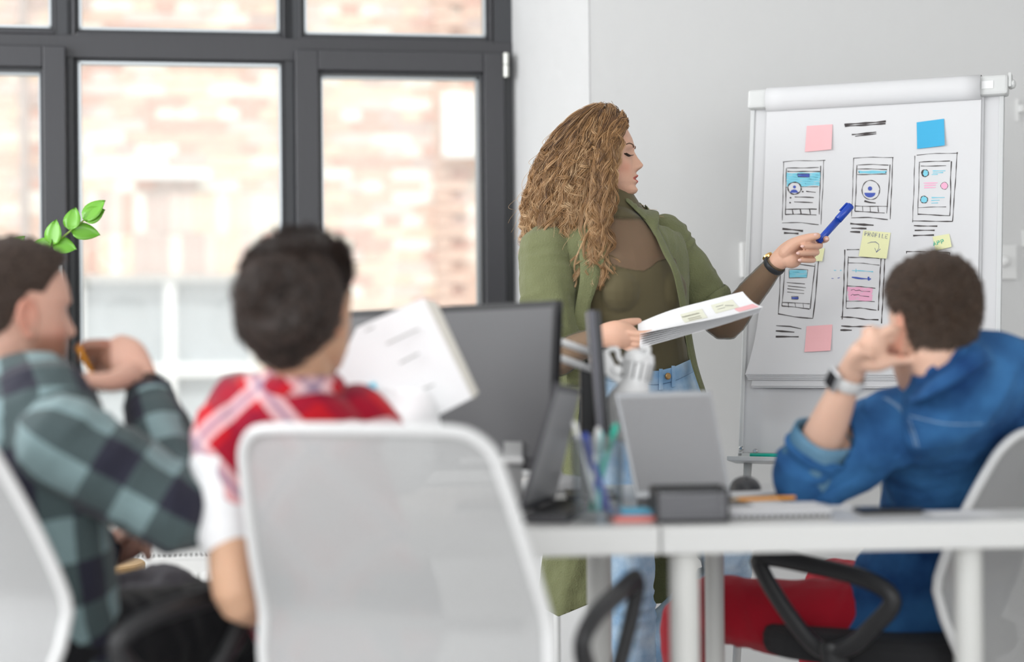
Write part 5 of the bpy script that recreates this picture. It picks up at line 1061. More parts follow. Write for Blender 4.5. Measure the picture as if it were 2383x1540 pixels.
for i in range(190):     # locks sweeping back from the forehead and down past the cheek
    q = rng.uniform(0, 1); j = lambda a: rng.normal(0, a); fs2 = 1 if i % 4 else -1
    K = [(1448 + 12 * q + j(2), 262 + 30 * q + j(4), 4.56 + fs2 * -.02 * q), (1440 + j(5), 300 + j(8), 4.54), (1428 - (i % 5) * 7 + j(6), 350 + j(6), 4.505), (1420 - (i % 5) * 8 + j(7), 420 + j(8), 4.49), (1408 - (i % 5) * 5 + j(12), 500, 4.48), (1392 + j(16), 565, 4.475), (1384 + j(22), 600 + 75 * rng.random(), 4.465)]
    if fs2 < 0: K = [(a, b_, 4.60 + (4.60 - c) * .9) for a, b_, c in K[:5]]
    c_ = catmull(PP(K), 10); g = np.column_stack([np.interp(t, np.linspace(0, 1, len(c_)), c_[:, k]) for k in range(3)]); lock(g, t, .36, rng.uniform(.08, .55), rng.uniform(.003, .0075))
for i in range(230):
    g = gs[int(rng.integers(len(gs)))]; g = g + rng.normal(0, .005, 3) + np.outer(t ** 2, [rng.normal(-.008, .020), rng.normal(0, .018), rng.normal(.004, .012)]); PS.append(g[None]); TN.append(np.full((1, n), .7))
def tone_attr(o, A): at = o.data.attributes.new('tone', 'FLOAT', 'POINT'); at.data.foreach_set('value', A.astype(np.float32).ravel())
tone_attr(strands('curls', np.concatenate(PS), .00048, hm, WO), np.concatenate(TN))
tf = []
for i in range(150):
    t = np.linspace(0, 1, 24); e = P(1505 + rng.normal(0, 14), 505 + rng.normal(0, 10), 4.66); s0_ = P(1448 + rng.normal(0, 6), 455 + rng.normal(0, 6), 4.66); g = s0_ * (1 - t[:, None]) + e * t[:, None]; g[:, 2] -= .012 * np.sin(math.pi * t); ph = t * 9 + rng.uniform(0, 6); a_ = .004; tf.append(g + np.column_stack([np.cos(ph) * 0, np.sin(ph) * a_, np.cos(ph) * a_]))
o = strands('stray_curls', np.array(tf), .0006, hm, WO); tone_attr(o, np.full((150, 24), .62))
hair_cap(HW, .010, 'scalp_hair', mat('dark golden roots', (.13, .065, .028), .8, var=.4, vscale=60, bump=.6, bscale=90), WO, .003, low=[-.06, -.05, -.04, -.02, .0, .01, .020, .045, .060, .074])
G = []
for j, y in enumerate(np.linspace(262, 600, 26)):
    row = []
    for th in np.linspace(0, 2 * math.pi, 33): 
        x, d = hpt(y, th, .80 + .04 * math.sin(th * 7 + j) + .03 * math.sin(j * 1.7)); row.append(P(float(min(x, 1418 if y > 300 else 1452)), y, float(d)))
    G.append(row)
G.insert(0, [P(1398, 256, 4.61)] * 33); G.append([P(1328, 606, 4.61)] * 33)
MB().grid(G).build('hair_base', mat('inner hair brown', (.15, .07, .027), .8, var=.4, vscale=70, bump=.6, bscale=60), WO, smooth=True)
# ------------------------------------------------------------------ plaid materials
def plaid(name, cols, per, mode, rot=0., off=0.):
    """cols: list of linear colours; pattern driven by the cloth coordinates of the mesh (along, around)"""
    m = bpy.data.materials.new(name); m.use_nodes = True; nt = m.node_tree; b = nt.nodes['Principled BSDF']; b.inputs['Roughness'].default_value = .85; b.inputs['Specular IOR Level'].default_value = .2; b.inputs['Sheen Weight'].default_value = .15
    at = nt.nodes.new('ShaderNodeAttribute'); at.attribute_name = 'cloth'; mp = nt.nodes.new('ShaderNodeMapping'); mp.inputs['Rotation'].default_value = (0, 0, rot); mp.inputs['Location'].default_value = (off, off * .7, 0); mp.inputs['Scale'].default_value = (1 / per, 1 / per, 1)
    nt.links.new(at.outputs['Vector'], mp.inputs[0]); sp = nt.nodes.new('ShaderNodeSeparateXYZ'); nt.links.new(mp.outputs[0], sp.inputs[0])
    def band(src, lo, hi):
        fr_ = nt.nodes.new('ShaderNodeMath'); fr_.operation = 'FRACT'; nt.links.new(src, fr_.inputs[0]); o = []
        for v, op in ((lo, 'GREATER_THAN'), (hi, 'LESS_THAN')): q = nt.nodes.new('ShaderNodeMath'); q.operation = op; q.inputs[1].default_value = v; nt.links.new(fr_.outputs[0], q.inputs[0]); o.append(q)
        mu = nt.nodes.new('ShaderNodeMath'); mu.operation = 'MULTIPLY'; nt.links.new(o[0].outputs[0], mu.inputs[0]); nt.links.new(o[1].outputs[0], mu.inputs[1]); return mu.outputs[0]
    def mixc(f, a, c, scale=1.):
        x = nt.nodes.new('ShaderNodeMix'); x.data_type = 'RGBA'; sc = nt.nodes.new('ShaderNodeMath'); sc.operation = 'MULTIPLY'; sc.inputs[1].default_value = scale; nt.links.new(f, sc.inputs[0]); nt.links.new(sc.outputs[0], x.inputs[0])
        if isinstance(a, tuple): x.inputs[6].default_value = (*a, 1)
        else: nt.links.new(a, x.inputs[6])
        x.inputs[7].default_value = (*c, 1); return x.outputs[2]
    if mode == 'check':
        u, v = band(sp.outputs[0], 0, .5), band(sp.outputs[1], 0, .5); ad = nt.nodes.new('ShaderNodeMath'); ad.operation = 'ADD'; nt.links.new(u, ad.inputs[0]); nt.links.new(v, ad.inputs[1])
        hf = nt.nodes.new('ShaderNodeMath'); hf.operation = 'MULTIPLY'; hf.inputs[1].default_value = .5; nt.links.new(ad.outputs[0], hf.inputs[0]); r = nt.nodes.new('ShaderNodeValToRGB'); r.color_ramp.interpolation = 'CONSTANT'
        r.color_ramp.elements[0].color = (*cols[0], 1); r.color_ramp.elements[1].position = .75; r.color_ramp.elements[1].color = (*cols[2], 1); e = r.color_ramp.elements.new(.3); e.color = (*cols[1], 1); nt.links.new(hf.outputs[0], r.inputs[0]); c = r.outputs[0]
    else:
        c = cols[0]
        for s_ in (0, 1): c = mixc(band(sp.outputs[s_], .52, .90), c, cols[3], .55)
        for s_ in (0, 1): c = mixc(band(sp.outputs[s_], 0, .24), c, cols[1], .62)
        for s_ in (0, 1): c = mixc(band(sp.outputs[s_], .08, .16), c, cols[2], .5)
    nt.links.new(c, b.inputs['Base Color']); n = nt.nodes.new('ShaderNodeTexNoise'); n.inputs['Scale'].default_value = 200; tc = nt.nodes.new('ShaderNodeTexCoord'); nt.links.new(tc.outputs['Object'], n.inputs[0])
    bp = nt.nodes.new('ShaderNodeBump'); bp.inputs['Strength'].default_value = .2; nt.links.new(n.outputs[0], bp.inputs['Height']); nt.links.new(bp.outputs[0], b.inputs['Normal']); return m
def dirs(f): f = np.array([*f, 0.]); f /= np.linalg.norm(f); return f, np.array([f[1], -f[0], 0])
def cutplane(V, f, c, d, reach=.13, sel=None):
    """cut away what lies beyond point c in direction d, near c"""
    d = d / np.linalg.norm(d); nr = np.linalg.norm(V - c, axis=1) < reach
    if sel is not None: nr &= sel
    return np.where(nr, np.minimum(f, (c - V) @ d), f)
# ------------------------------------------------------------------ man in the denim shirt
M1 = thing('person', [*P(2230, 1400, 3.66)[:2], 0], 'person with short brown hair in a blue denim shirt, leaning on one elbow', 'person')
f1, r1 = dirs((-.75, .66)); H1 = Head(P(2166, 766, 3.45), (-.38, .92, -.08), -.10, (.90, .92, 1.07))
skin2 = skin_mat('skin of the denim shirt man', (.70, .44, .33))
ax1 = PP([(2214, 868, 3.43), (2230, 915, 3.50), (2248, 985, 3.66), (2248, 1080, 3.77), (2222, 1200, 3.84), (2180, 1330, 3.87), (2120, 1450, 3.88), (2080, 1560, 3.88)])
a1_ = [.074, .145, .195, .19, .172, .172, .185, .185]; b1_ = [.95, .60, .60, .70, .80, .84, .80, .78]
sh = P(2092, 985, 3.55); el = P(1872, 1118, 3.56); wr = P(1978, 872, 3.44); shb = P(2400, 1000, 3.92); elb = P(2330, 1190, 4.10); wrb = P(2150, 1240, 4.18)
hp_ = [P(2060, 1450, 3.82), P(2120, 1440, 3.98)]; kn_ = [P(1620, 1424, 3.98), P(1935, 1370, 4.20)]; an_ = [P(1600, 1830, 4.10), P(1900, 1720, 4.40)]
for a in an_: a[2] = .085
hd = [limb([wr, P(1996, 838, 3.42), P(2018, 808, 3.40), P(2040, 800, 3.40)], [.026, .034, .040, .036], [.95, .62, .55, .55], (.75, 0, .6)),
      finger(PP([(2022, 786, 3.40), (2052, 776, 3.39), (2078, 764, 3.39), (2086, 778, 3.40)]), .0115, .0088), finger(PP([(2040, 792, 3.405), (2062, 786, 3.40), (2080, 792, 3.41), (2083, 806, 3.42)]), .0108, .0086),
      finger(PP([(2044, 806, 3.41), (2064, 800, 3.42), (2078, 806, 3.43), (2078, 818, 3.43)]), .0102, .0082), finger(PP([(2040, 815, 3.42), (2054, 812, 3.43), (2064, 818, 3.44), (2064, 828, 3.44)]), .0095, .0075),
      limb(PP([(2005, 838, 3.41), (2040, 846, 3.40), (2080, 838, 3.40), (2118, 838, 3.40)]), [.020, .0165, .0115, .0088], k=4, seg=14)]
hd += [limb([wrb, wrb + [-.06, .02, -.01]], [.027, .034], .6), *[finger([wrb + np.array([-.07, .02 + .02 * i, -.01]), wrb + np.array([-.11, .03 + .02 * i, -.012]), wrb + np.array([-.14, .03 + .02 * i, -.03])]) for i in range(-2, 2)], finger([wrb + np.array([-.02, -.03, 0]), wrb + np.array([-.06, -.05, 0]), wrb + np.array([-.09, -.05, 0])], .010)]
def arm1(k): return [limb([sh, (sh + el) / 2, el, el * .55 + wr * .45, wr], np.array([.052, .048, .043, .043, .026]) + k), limb([shb, (shb + elb) / 2, elb, wrb], np.array([.052, .048, .042, .028]) + k)]
def legs(hp, kn, an, k, r=(.088, .08, .062, .058, .042)): return [limb([h, (h + q) / 2, q, q * .6 + a * .4, a], np.array(r) + k) for h, q, a in zip(hp, kn, an)]
V, Fq = remesh([limb(ax1, np.array(a1_) - .014, b1_, r1, 28)] + H1.pieces([P(2196, 862, 3.47), P(2222, 915, 3.54), P(2242, 975, 3.66)], .056) + arm1(-.003) + hd + legs(hp_, kn_, an_, -.008), .0042, 3)
skinobj('body', V, Fq, skin2, M1, {'tint': ('FLOAT_COLOR', tints(V, H1, (.85, .6, .55), .3, .35))})
dk = (.030, .014, .007)
hb1 = mat('short brown hair', (.040, .023, .014), .7, var=.5, vscale=60, bump=.8, bscale=130)
base, d_ = hair_cap(H1, .008, 'hair', hb1, M1, .003, grow=lambda V: .014 * sstep(V[:, 2], -.01, .07), low=[-.080, -.074, -.052, -.015, .022, .014, .030, .050, .066, .078]); hm1 = hair_mat('brown hair strands', (.028, .016, .010), (.115, .070, .045), .45); short_hair(H1, base, d_, 9000, .014, hm1, M1, .0006, (0, .5, -.5))
dn1 = denim('mid blue denim', (.009, .045, .15), (.045, .17, .39), 7); dn2 = denim('denim inner side', (.08, .19, .30), (.16, .30, .42), 12)
V, Fq = remesh([limb(ax1, np.array(a1_) + .004, b1_, r1, 30)] + [limb([sh + [0, 0, .0], (sh + el) / 2, el, el * .62 + wr * .38], [.076, .070, .060, .056]), limb([shb, (shb + elb) / 2, elb, wrb], [.075, .068, .058, .045])], .0055, 7); N = vnormals(V, Fq)
UV = cloth_uv(V, [(ax1, r1, .17), ([sh, el], f1, .065), ([shb, elb, wrb], f1, .06), ([el, el * .6 + wr * .4], UPV, .055)]); V = folds(V, N, UV, np.where(UV[:, 2] == 0, .008, .012), np.where(UV[:, 2] == 0, 12, 18), 5, 3.)
cu = el * .66 + wr * .34; f = np.ones(len(V)); f = cutplane(V, f, cu, wr - el, .12, UV[:, 2] == 3); nb = P(2208, 878, 3.44); f = np.minimum(f, np.where(V[:, 2] > nb[2] - .03, np.linalg.norm((V - nb), axis=1) - .044, 1)); f = np.minimum(f, V[:, 2] - P(0, 1570, 3.8)[2])
V, Fc, _ = cut(V, Fq, f); skinobj('denim_shirt', V, Fc, dn1, M1, solid=.002)
def ringcuff(c, d, r, w, m, parent, name='cuff', flare=.0):
    d = d / np.linalg.norm(d); s_ = np.cross(d, [0, 1, 0]); s_ /= np.linalg.norm(s_); t_ = np.cross(d, s_); G = []
    for j, q in enumerate(np.linspace(-w / 2, w / 2, 7)): G.append([c + d * q + (s_ * math.cos(g) + t_ * math.sin(g)) * (r + flare * q / w + .003 * math.sin(g * 4 + j * .4)) for g in np.linspace(0, 2 * math.pi, 41)])
    o = MB().grid(G).build(name, m, parent, smooth=True); o.modifiers.new('s', 'SOLIDIFY').thickness = .004; return o
ringcuff(el * .74 + wr * .26, wr - el, .060, .095, dn2, M1, 'rolled_cuff', -.006)
G = []
for j, q in enumerate(np.linspace(0, 1, 5)):
    G.append([P(2206, 872, 3.525) + (r1 * math.cos(g) * (.072 + .016 * math.sin(q * 3)) + f1 * math.sin(g) * (.074 + .016 * math.sin(q * 3))) + UPV * (.034 - .052 * q + .012 * math.cos(g + 2.4)) for g in np.linspace(-math.pi * 1.35, .35 * math.pi, 40)])
sheetp([[(2140, 900, 3.40), (2162, 884, 3.355), (2200, 858, 3.34), (2246, 828, 3.345), (2288, 803, 3.38), (2320, 826, 3.50)], [(2112, 928, 3.42), (2150, 916, 3.345), (2203, 890, 3.32), (2258, 858, 3.33), (2302, 834, 3.37), (2334, 846, 3.50)], [(2108, 940, 3.43), (2148, 930, 3.35), (2204, 904, 3.325), (2260, 872, 3.335), (2304, 848, 3.375), (2338, 852, 3.50)]], 'collar', dn1, M1, .004)
seam = mat('pale seam thread', (.30, .42, .55), .8)
b = MB()
for K_, off_ in (([(2056, 925, 3.42), (2100, 960, 3.405), (2128, 1030, 3.40), (2140, 1110, 3.42)], 0), ([(2063, 925, 3.42), (2107, 960, 3.405), (2135, 1030, 3.40), (2147, 1110, 3.42)], 1), ([(2110, 965, 3.42), (2200, 985, 3.42), (2290, 985, 3.5), (2376, 975, 3.6)], 2)):
    pts_ = catmull(PP(K_), 12)
    from mathutils.bvhtree import BVHTree
    bv = BVHTree.FromPolygons(V.tolist(), [tuple(int(i) for i in t_) for t_ in Fc]); q_ = []
    for p in pts_:
        h = bv.ray_cast(Vector(CAMP), Vector(p - CAMP).normalized()); q_.append(np.array(h[0]) - (p - CAMP) / np.linalg.norm(p - CAMP) * .002 if h[0] else p)
    b.tube(q_, .0010, 6)
b.build('shoulder_seam', seam, M1)
red = cloth_mat('red trouser cotton', (.40, .008, .022), .12, 10, .3, 200)
V, Fq = remesh([limb(ax1[4:], np.array(a1_[4:]) - .004, b1_[4:], r1, 28)] + legs(hp_, kn_, an_, .0), .0055, 6); N = vnormals(V, Fq); UV = cloth_uv(V, [([h, q, a], UPV, .07) for h, q, a in zip(hp_, kn_, an_)]); V = folds(V, N, UV, .006, 18, 6, 8.)
V, Fc, _ = cut(V, Fq, V[:, 2] - .06); skinobj('trousers', V, Fc, red, M1, solid=.002)
for a in an_: shoe(a, (-.8, .5), mat('grey suede', (.2, .19, .18), .8), M1, .27)
WT = thing('smartwatch', wr, 'square smartwatch with a pale grey strap on the wrist of the man in denim', 'watch'); d_ = (wr - el) / np.linalg.norm(wr - el); wc = wr - d_ * .012; s_ = np.cross(d_, [0, -1, 0]); s_ /= np.linalg.norm(s_); t_ = np.cross(d_, s_)
MB().tube([wc + (s_ * math.cos(g) + t_ * math.sin(g)) * .0305 for g in np.linspace(0, 2 * math.pi, 37)[:-1]], .0125, 12, closed=True, flat=.2, side=d_).build('strap', mat('pale grey rubber', (.62, .62, .62), .5), WT, smooth=True)
tgt = P(1958, 862, 3.42) - wc; n_ = np.array([tgt[0], -.020, tgt[2]]); n_ -= d_ * (n_ @ d_); n_ /= np.linalg.norm(n_); q_ = np.cross(n_, d_); Rw = np.column_stack([q_, d_, n_])
MB().box(wc + n_ * .033, (.034, .040, .010), Rw).build('case', mat('brushed aluminium case', (.66, .67, .69), .3, .8), WT, bevel=.004); MB().box(wc + n_ * .0385, (.027, .032, .0016), Rw).build('screen', mat('black glass', (.01, .01, .012), .08), WT, bevel=.0006)
# ------------------------------------------------------------------ man in the dark check shirt
M2 = thing('person', [*P(40, 1450, 3.15)[:2], 0], 'person with cropped hair and stubble in a dark green check shirt, hand at the chin', 'person')
f2, r2 = dirs((.74, .67)); H2 = Head(P(36, 728, 3.22), (.82, .57, -.02), .03, 1.0); skin3 = skin_mat('skin of the check shirt man', (.66, .39, .30))
ax2 = PP([(20, 900, 3.24), (30, 945, 3.21), (38, 1010, 3.18), (45, 1120, 3.14), (60, 1260, 3.14), (75, 1400, 3.16), (95, 1500, 3.18), (100, 1620, 3.18)]); a2_ = [.066, .140, .190, .182, .165, .165, .175, .18]; b2_ = [.95, .60, .60, .68, .76, .80, .78, .78]
sh = P(150, 1035, 3.02); el = P(432, 1195, 3.04); wr = P(342, 912, 3.22); shb = P(-60, 1010, 3.36); elb = P(120, 1260, 3.46); wrb = P(255, 1290, 3.50)
hp_ = [P(130, 1510, 3.10), P(80, 1490, 3.28)]; kn_ = [P(560, 1450, 3.42), P(420, 1410, 3.62)]; an_ = [P(600, 1800, 3.55), P(430, 1750, 3.75)]
for a in an_: a[2] = .085
hd = [limb([wr, P(318, 872, 3.23), P(292, 838, 3.24), P(268, 818, 3.25)], [.027, .036, .042, .036], [.95, .6, .55, .6], (.7, 0, .6)),
      finger(PP([(270, 806, 3.24), (238, 802, 3.235), (205, 803, 3.23), (184, 812, 3.24)]), .0125, .0095), finger(PP([(268, 820, 3.25), (236, 817, 3.25), (208, 824, 3.25), (190, 834, 3.26)]), .0118, .0092),
      finger(PP([(272, 835, 3.26), (245, 838, 3.265), (222, 846, 3.27), (206, 850, 3.275)]), .011, .0088), finger(PP([(278, 848, 3.27), (255, 856, 3.275), (236, 862, 3.28), (224, 862, 3.285)]), .010, .008),
      limb(PP([(304, 872, 3.205), (258, 888, 3.15), (200, 884, 3.115), (138, 880, 3.10)]), [.022, .0185, .013, .0095], k=4, seg=14)]
hd += [limb([wrb, P(285, 1268, 3.50), P(312, 1256, 3.50)], [.028, .034, .032], .65), *[finger(PP([(312, 1246 + 9 * i, 3.49 + .01 * i), (336, 1250 + 9 * i, 3.49), (345, 1268 + 9 * i, 3.48)]), .010, .008) for i in range(4)], finger(PP([(285, 1255, 3.47), (305, 1240, 3.46), (325, 1238, 3.46)]), .011, .009)]
def arm2(k): return [limb([sh, (sh + el) / 2, el, el * .55 + wr * .45, wr], np.array([.052, .048, .043, .043, .027]) + k), limb([shb, (shb + elb) / 2, elb, wrb], np.array([.052, .048, .042, .028]) + k)]
V, Fq = remesh([limb(ax2, np.array(a2_) - .014, b2_, r2, 28)] + H2.pieces([P(14, 860, 3.25), P(20, 905, 3.24)], .060) + arm2(-.003) + hd + legs(hp_, kn_, an_, -.008), .0042, 3)
skinobj('body', V, Fq, skin3, M2, {'tint': ('FLOAT_COLOR', tints(V, H2, (.85, .6, .55), .35, .85))})
low = [-.060, -.055, -.035, -.004, .026, .022, .040, .058, .070, .080]
base, d_ = hair_cap(H2, .008, 'hair', mat('cropped dark hair', (.040, .024, .017), .75, var=.45, vscale=70, bump=.6, bscale=150), M2, .002, grow=lambda V: .010 * sstep(V[:, 2], .03, .08), low=low); short_hair(H2, base, d_, 7000, .010, hair_mat('dark hair strands', (.03, .018, .012), (.11, .07, .05), .5), M2, .0005, (0, .5, -.2))
MB().tube([H2.w([.066 + .004 * math.sin(g * 3) - .0 * q, .02 + .0 * g, .0]) for g, q in ((0, 0), (.5, 0))], .0002, 4)
chk = plaid('dark green and navy check', [(.020, .020, .034), (.058, .082, .086), (.19, .27, .28)], .125, 'check', .0, .02)
V, Fq = remesh([limb(ax2, np.array(a2_) + .004, b2_, r2, 30)] + [limb([sh, (sh + el) / 2, el, el * .35 + wr * .65, wr], [.080, .074, .064, .050, .042]), limb([shb, (shb + elb) / 2, elb, wrb], [.075, .068, .058, .042])], .0055, 7); N = vnormals(V, Fq)
sg_ = [(ax2, r2, .17), ([sh, el], UPV, .07), ([el, wr], np.array([0, -1, 0]), .05), ([shb, elb, wrb], UPV, .06)]; UV = cloth_uv(V, sg_); V = folds(V, N, UV, np.where(UV[:, 2] == 0, .006, .008), 16, 6, 4.)
f = np.ones(len(V)); f = cutplane(V, f, el * .10 + wr * .90, wr - el, .10); f = cutplane(V, f, elb * .12 + wrb * .88, wrb - elb, .09); nb = P(18, 905, 3.24); f = np.minimum(f, np.where(V[:, 2] > nb[2] - .03, np.linalg.norm(V - nb, axis=1) - .068, 1))
V, Fc, (UV,) = cut(V, Fq, f, [UV]); skinobj('check_shirt', V, Fc, chk, M2, {'cloth': ('FLOAT_VECTOR', UV)}, solid=.002)
ringcuff(el * .13 + wr * .87, wr - el, .044, .055, mat('navy cuff cloth', (.022, .022, .036), .85), M2, 'cuff'); ringcuff(elb * .12 + wrb * .88, wrb - elb, .042, .05, MATS['navy cuff cloth'], M2, 'cuff')
G = [[P(16, 888, 3.245) + r2 * math.cos(g) * (.070 + .018 * math.sin(q * 3)) + f2 * math.sin(g) * (.074 + .018 * math.sin(q * 3)) + UPV * (.030 - .050 * q) for g in np.linspace(-math.pi * 1.35, .35 * math.pi, 40)] for q in np.linspace(0, 1, 5)]
MB().grid(G).build('collar', mat('teal collar cloth', (.13, .19, .20), .85, var=.3, vscale=12), M2, smooth=True).modifiers.new('s', 'SOLIDIFY').thickness = .004
blk = cloth_mat('black trouser cotton', (.010, .010, .012), .2, 12, .3, 200); V, Fq = remesh([limb(ax2[4:], np.array(a2_[4:]) - .004, b2_[4:], r2, 28)] + legs(hp_, kn_, an_, .004), .006, 6); N = vnormals(V, Fq); UV = cloth_uv(V, [([h, q, a], UPV, .07) for h, q, a in zip(hp_, kn_, an_)]); V = folds(V, N, UV, .005, 18, 6, 8.)
V, Fc, _ = cut(V, Fq, V[:, 2] - .06); skinobj('trousers', V, Fc, blk, M2, solid=.002)
for a in an_: shoe(a, (.7, .6), mat('black leather shoe', (.02, .02, .02), .4), M2, .27)
BR = thing('bracelet', wr, 'thin black cord bracelet on the wrist of the man at the left edge', 'bracelet'); d_ = (wr - el) / np.linalg.norm(wr - el); s_ = np.cross(d_, [0, 1, 0]); s_ /= np.linalg.norm(s_); t_ = np.cross(d_, s_)
for k_ in (0, .007): MB().tube([wr + d_ * (.006 + k_) + (s_ * math.cos(g) + t_ * math.sin(g)) * (.031 + k_ * .1) for g in np.linspace(0, 2 * math.pi, 33)[:-1]], .0028, 8, closed=True).build('cord', mat('black cord', (.02, .015, .015), .7), BR, smooth=True)
PC = thing('pencil', P(205, 850, 3.235), 'orange pencil held in the fingers of the man at the left edge', 'pencil'); a, e = P(182, 806, 3.222), P(228, 898, 3.245); MB().tube([a, e], .0042, 8).build('barrel', org, PC); MB().tube([e, e + (e - a) / np.linalg.norm(e - a) * .014], [.0042, .0006], 8).build('tip', MATS['bare wood'], PC)
GC = thing('cloth_bundle', P(345, 1395, 3.36), 'crumpled grey jacket lying on the black trousers of the man at the left edge', 'jacket')
V, Fq = remesh([ball(P(330, 1378, 3.38), .075, .07, .035), ball(P(375, 1372, 3.40), .06, .06, .038), ball(P(285, 1392, 3.36), .055, .06, .028)], .005, 4); N = vnormals(V, Fq); V = V + N * (.012 * (1 - 2 * np.abs(vnoise(V * 24))) + .004 * vnoise(V * 70))[:, None]; skinobj('crumpled_cloth', V, Fq, cloth_mat('grey jersey', (.13, .125, .14), .15), GC)
# ------------------------------------------------------------------ woman in the red check shirt
M3 = thing('person', [*P(690, 1400, 3.12)[:2], 0], 'person seen from behind with pinned-up dark hair and a red check shirt over white sleeves', 'person')
f3, r3 = dirs((.34, .94)); H3 = Head(P(706, 722, 3.04), (.48, .87, -.03), .05, .95); skin4 = skin_mat('skin of the red shirt woman', (.62, .37, .24))
ax3 = PP([(702, 895, 3.06), (692, 930, 3.06), (680, 985, 3.07), (695, 1080, 3.08), (755, 1220, 3.10), (800, 1380, 3.14), (805, 1460, 3.16)]); a3_ = [.056, .115, .158, .150, .132, .160, .170]; b3_ = [.95, .62, .60, .66, .74, .76, .72]
shl = P(520, 1030, 3.06); ell = P(556, 1400, 3.00); wrl = P(700, 1400, 3.22); shr = P(845, 1005, 3.10); elr = P(935, 1080, 3.25); wrr = P(925, 930, 3.36)
hp_ = [P(740, 1440, 3.14), P(850, 1440, 3.16)]; kn_ = [P(830, 1420, 3.55), P(900, 1420, 3.55)]; an_ = [P(800, 1700, 3.6), P(900, 1700, 3.6)]
for a in an_: a[2] = .085
hd = [limb([wrl, wrl + [.03, .05, 0]], [.024, .030], .6), *[finger([wrl + np.array([.02 + .016 * i, .07, 0]), wrl + np.array([.03 + .016 * i, .11, 0]), wrl + np.array([.035 + .016 * i, .13, -.02])], .0085, .007) for i in range(4)], finger([wrl + np.array([.0, .03, .01]), wrl + np.array([-.01, .07, .01]), wrl + np.array([.0, .095, .01])], .009, .007),
      limb([wrr, P(925, 890, 3.37), P(930, 860, 3.375)], [.024, .030, .030], .6), *[finger(PP([(918 + 12 * i, 858, 3.375), (916 + 13 * i, 830, 3.372), (912 + 13 * i, 806, 3.37)]), .0085, .007) for i in range(4)], finger(PP([(925, 895, 3.35), (905, 876, 3.335), (898, 856, 3.335)]), .0095, .0075)]
def arm3(k): return [limb([shl, (shl + ell) / 2, ell, wrl], np.array([.045, .042, .036, .024]) + k), limb([shr, (shr + elr) / 2, elr, wrr], np.array([.045, .042, .036, .024]) + k)]
V, Fq = remesh([limb(ax3, np.array(a3_) - .012, b3_, r3, 28)] + H3.pieces([P(702, 850, 3.05), P(702, 900, 3.06)], .050) + arm3(-.002) + hd + legs(hp_, kn_, an_, -.008), .0042, 3)
skinobj('body', V, Fq, skin4, M3, {'tint': ('FLOAT_COLOR', tints(V, H3, (.85, .5, .5), .3))})
dh = mat('dark brown hair', (.020, .012, .009), .5, var=.5, vscale=50, bump=.9, bscale=70)
base, d_ = hair_cap(H3, .018, 'hair', dh, M3, .006, low=[-.100, -.092, -.060, -.018, .020, .018, .034, .050, .068, .078]); hm3 = hair_mat('dark hair strands', (.012, .007, .005), (.075, .045, .034), .38)
short_hair(H3, base, d_, 6000, .035, hm3, M3, .0006, (0, -.9, -.1))
bc = P(640, 702, 2.90); BP = []
V, Fq = remesh([limb([bc + np.array([.036 * math.cos(g), -.01 + .012 * math.sin(2 * g), .042 * math.sin(g)]) for g in np.linspace(0, 5.9, 14)], .026), ball(bc, .045, .03, .05), limb(PP([(605, 640, 2.96), (596, 710, 2.95), (615, 770, 2.95), (650, 800, 2.97), (700, 805, 2.985)]), [.024, .032, .036, .034, .024]), ball(P(690, 700, 2.98), .075, .06, .085), ball(P(672, 790, 2.985), .045, .04, .045)], .004, 3); N = vnormals(V, Fq); V = V + N * (.004 * vnoise(V * 60) + .003 * vnoise(V * 130))[:, None]
skinobj('hair_bun', V, Fq, dh, M3); i_ = rng.integers(0, len(V), 3500); p = V[i_]; nn_ = vnormals(V, Fq)[i_]; tg = np.cross(nn_, [0, -1, .1]) + rng.normal(0, .15, (len(p), 3)); tt = np.linspace(-1, 1, 6); strands('hair_strands', np.stack([p + tg * .018 * a + nn_ * (.0025 - .003 * a * a) for a in tt], 1), .0006, hm3, M3)
rp_ = plaid('red check cotton', [(.52, .008, .018), (.86, .62, .64), (.12, .10, .22), (.20, .004, .03)], .150, 'tartan', .785, .03)
V, Fq = remesh([limb(ax3, np.array(a3_) + .004, b3_, r3, 30)] + [limb([shl + [.01, 0, .02], shl * .6 + ell * .4], [.062, .050]), limb([shr + [-.01, 0, .02], shr * .6 + elr * .4], [.060, .052])], .0055, 6); N = vnormals(V, Fq); UV = np.column_stack([V[:, 2] + .35 * (V @ f3), V @ r3 * 1.05, np.zeros(len(V))]); V = folds(V, N, UV, .006, 10, 8, 6.)
nb = P(702, 892, 3.055); f = np.where(V[:, 2] > nb[2] - .03, np.linalg.norm(V - nb, axis=1) - .058, 1); V, Fc, (UV,) = cut(V, Fq, f, [UV]); skinobj('check_shirt', V, Fc, rp_, M3, {'cloth': ('FLOAT_VECTOR', UV)}, solid=.002)
G = [[P(700, 905, 3.06) + r3 * math.cos(g) * (.062 + .014 * math.sin(q * 3)) + f3 * math.sin(g) * (.066 + .014 * math.sin(q * 3)) + UPV * (.024 - .040 * q) for g in np.linspace(-math.pi * 1.35, .35 * math.pi, 40)] for q in np.linspace(0, 1, 5)]
o = MB().grid(G).build('collar', rp_, M3, smooth=True); o.modifiers.new('s', 'SOLIDIFY').thickness = .004; at = o.data.attributes.new('cloth', 'FLOAT_VECTOR', 'POINT'); at.data.foreach_set('vector', np.array([[.05 * (i // 40) * .2, .0085 * (i % 40), 0] for i in range(200)], np.float32).ravel())
wh = cloth_mat('white jersey sleeve', (.84, .84, .85), .03, 10, .2, 200)
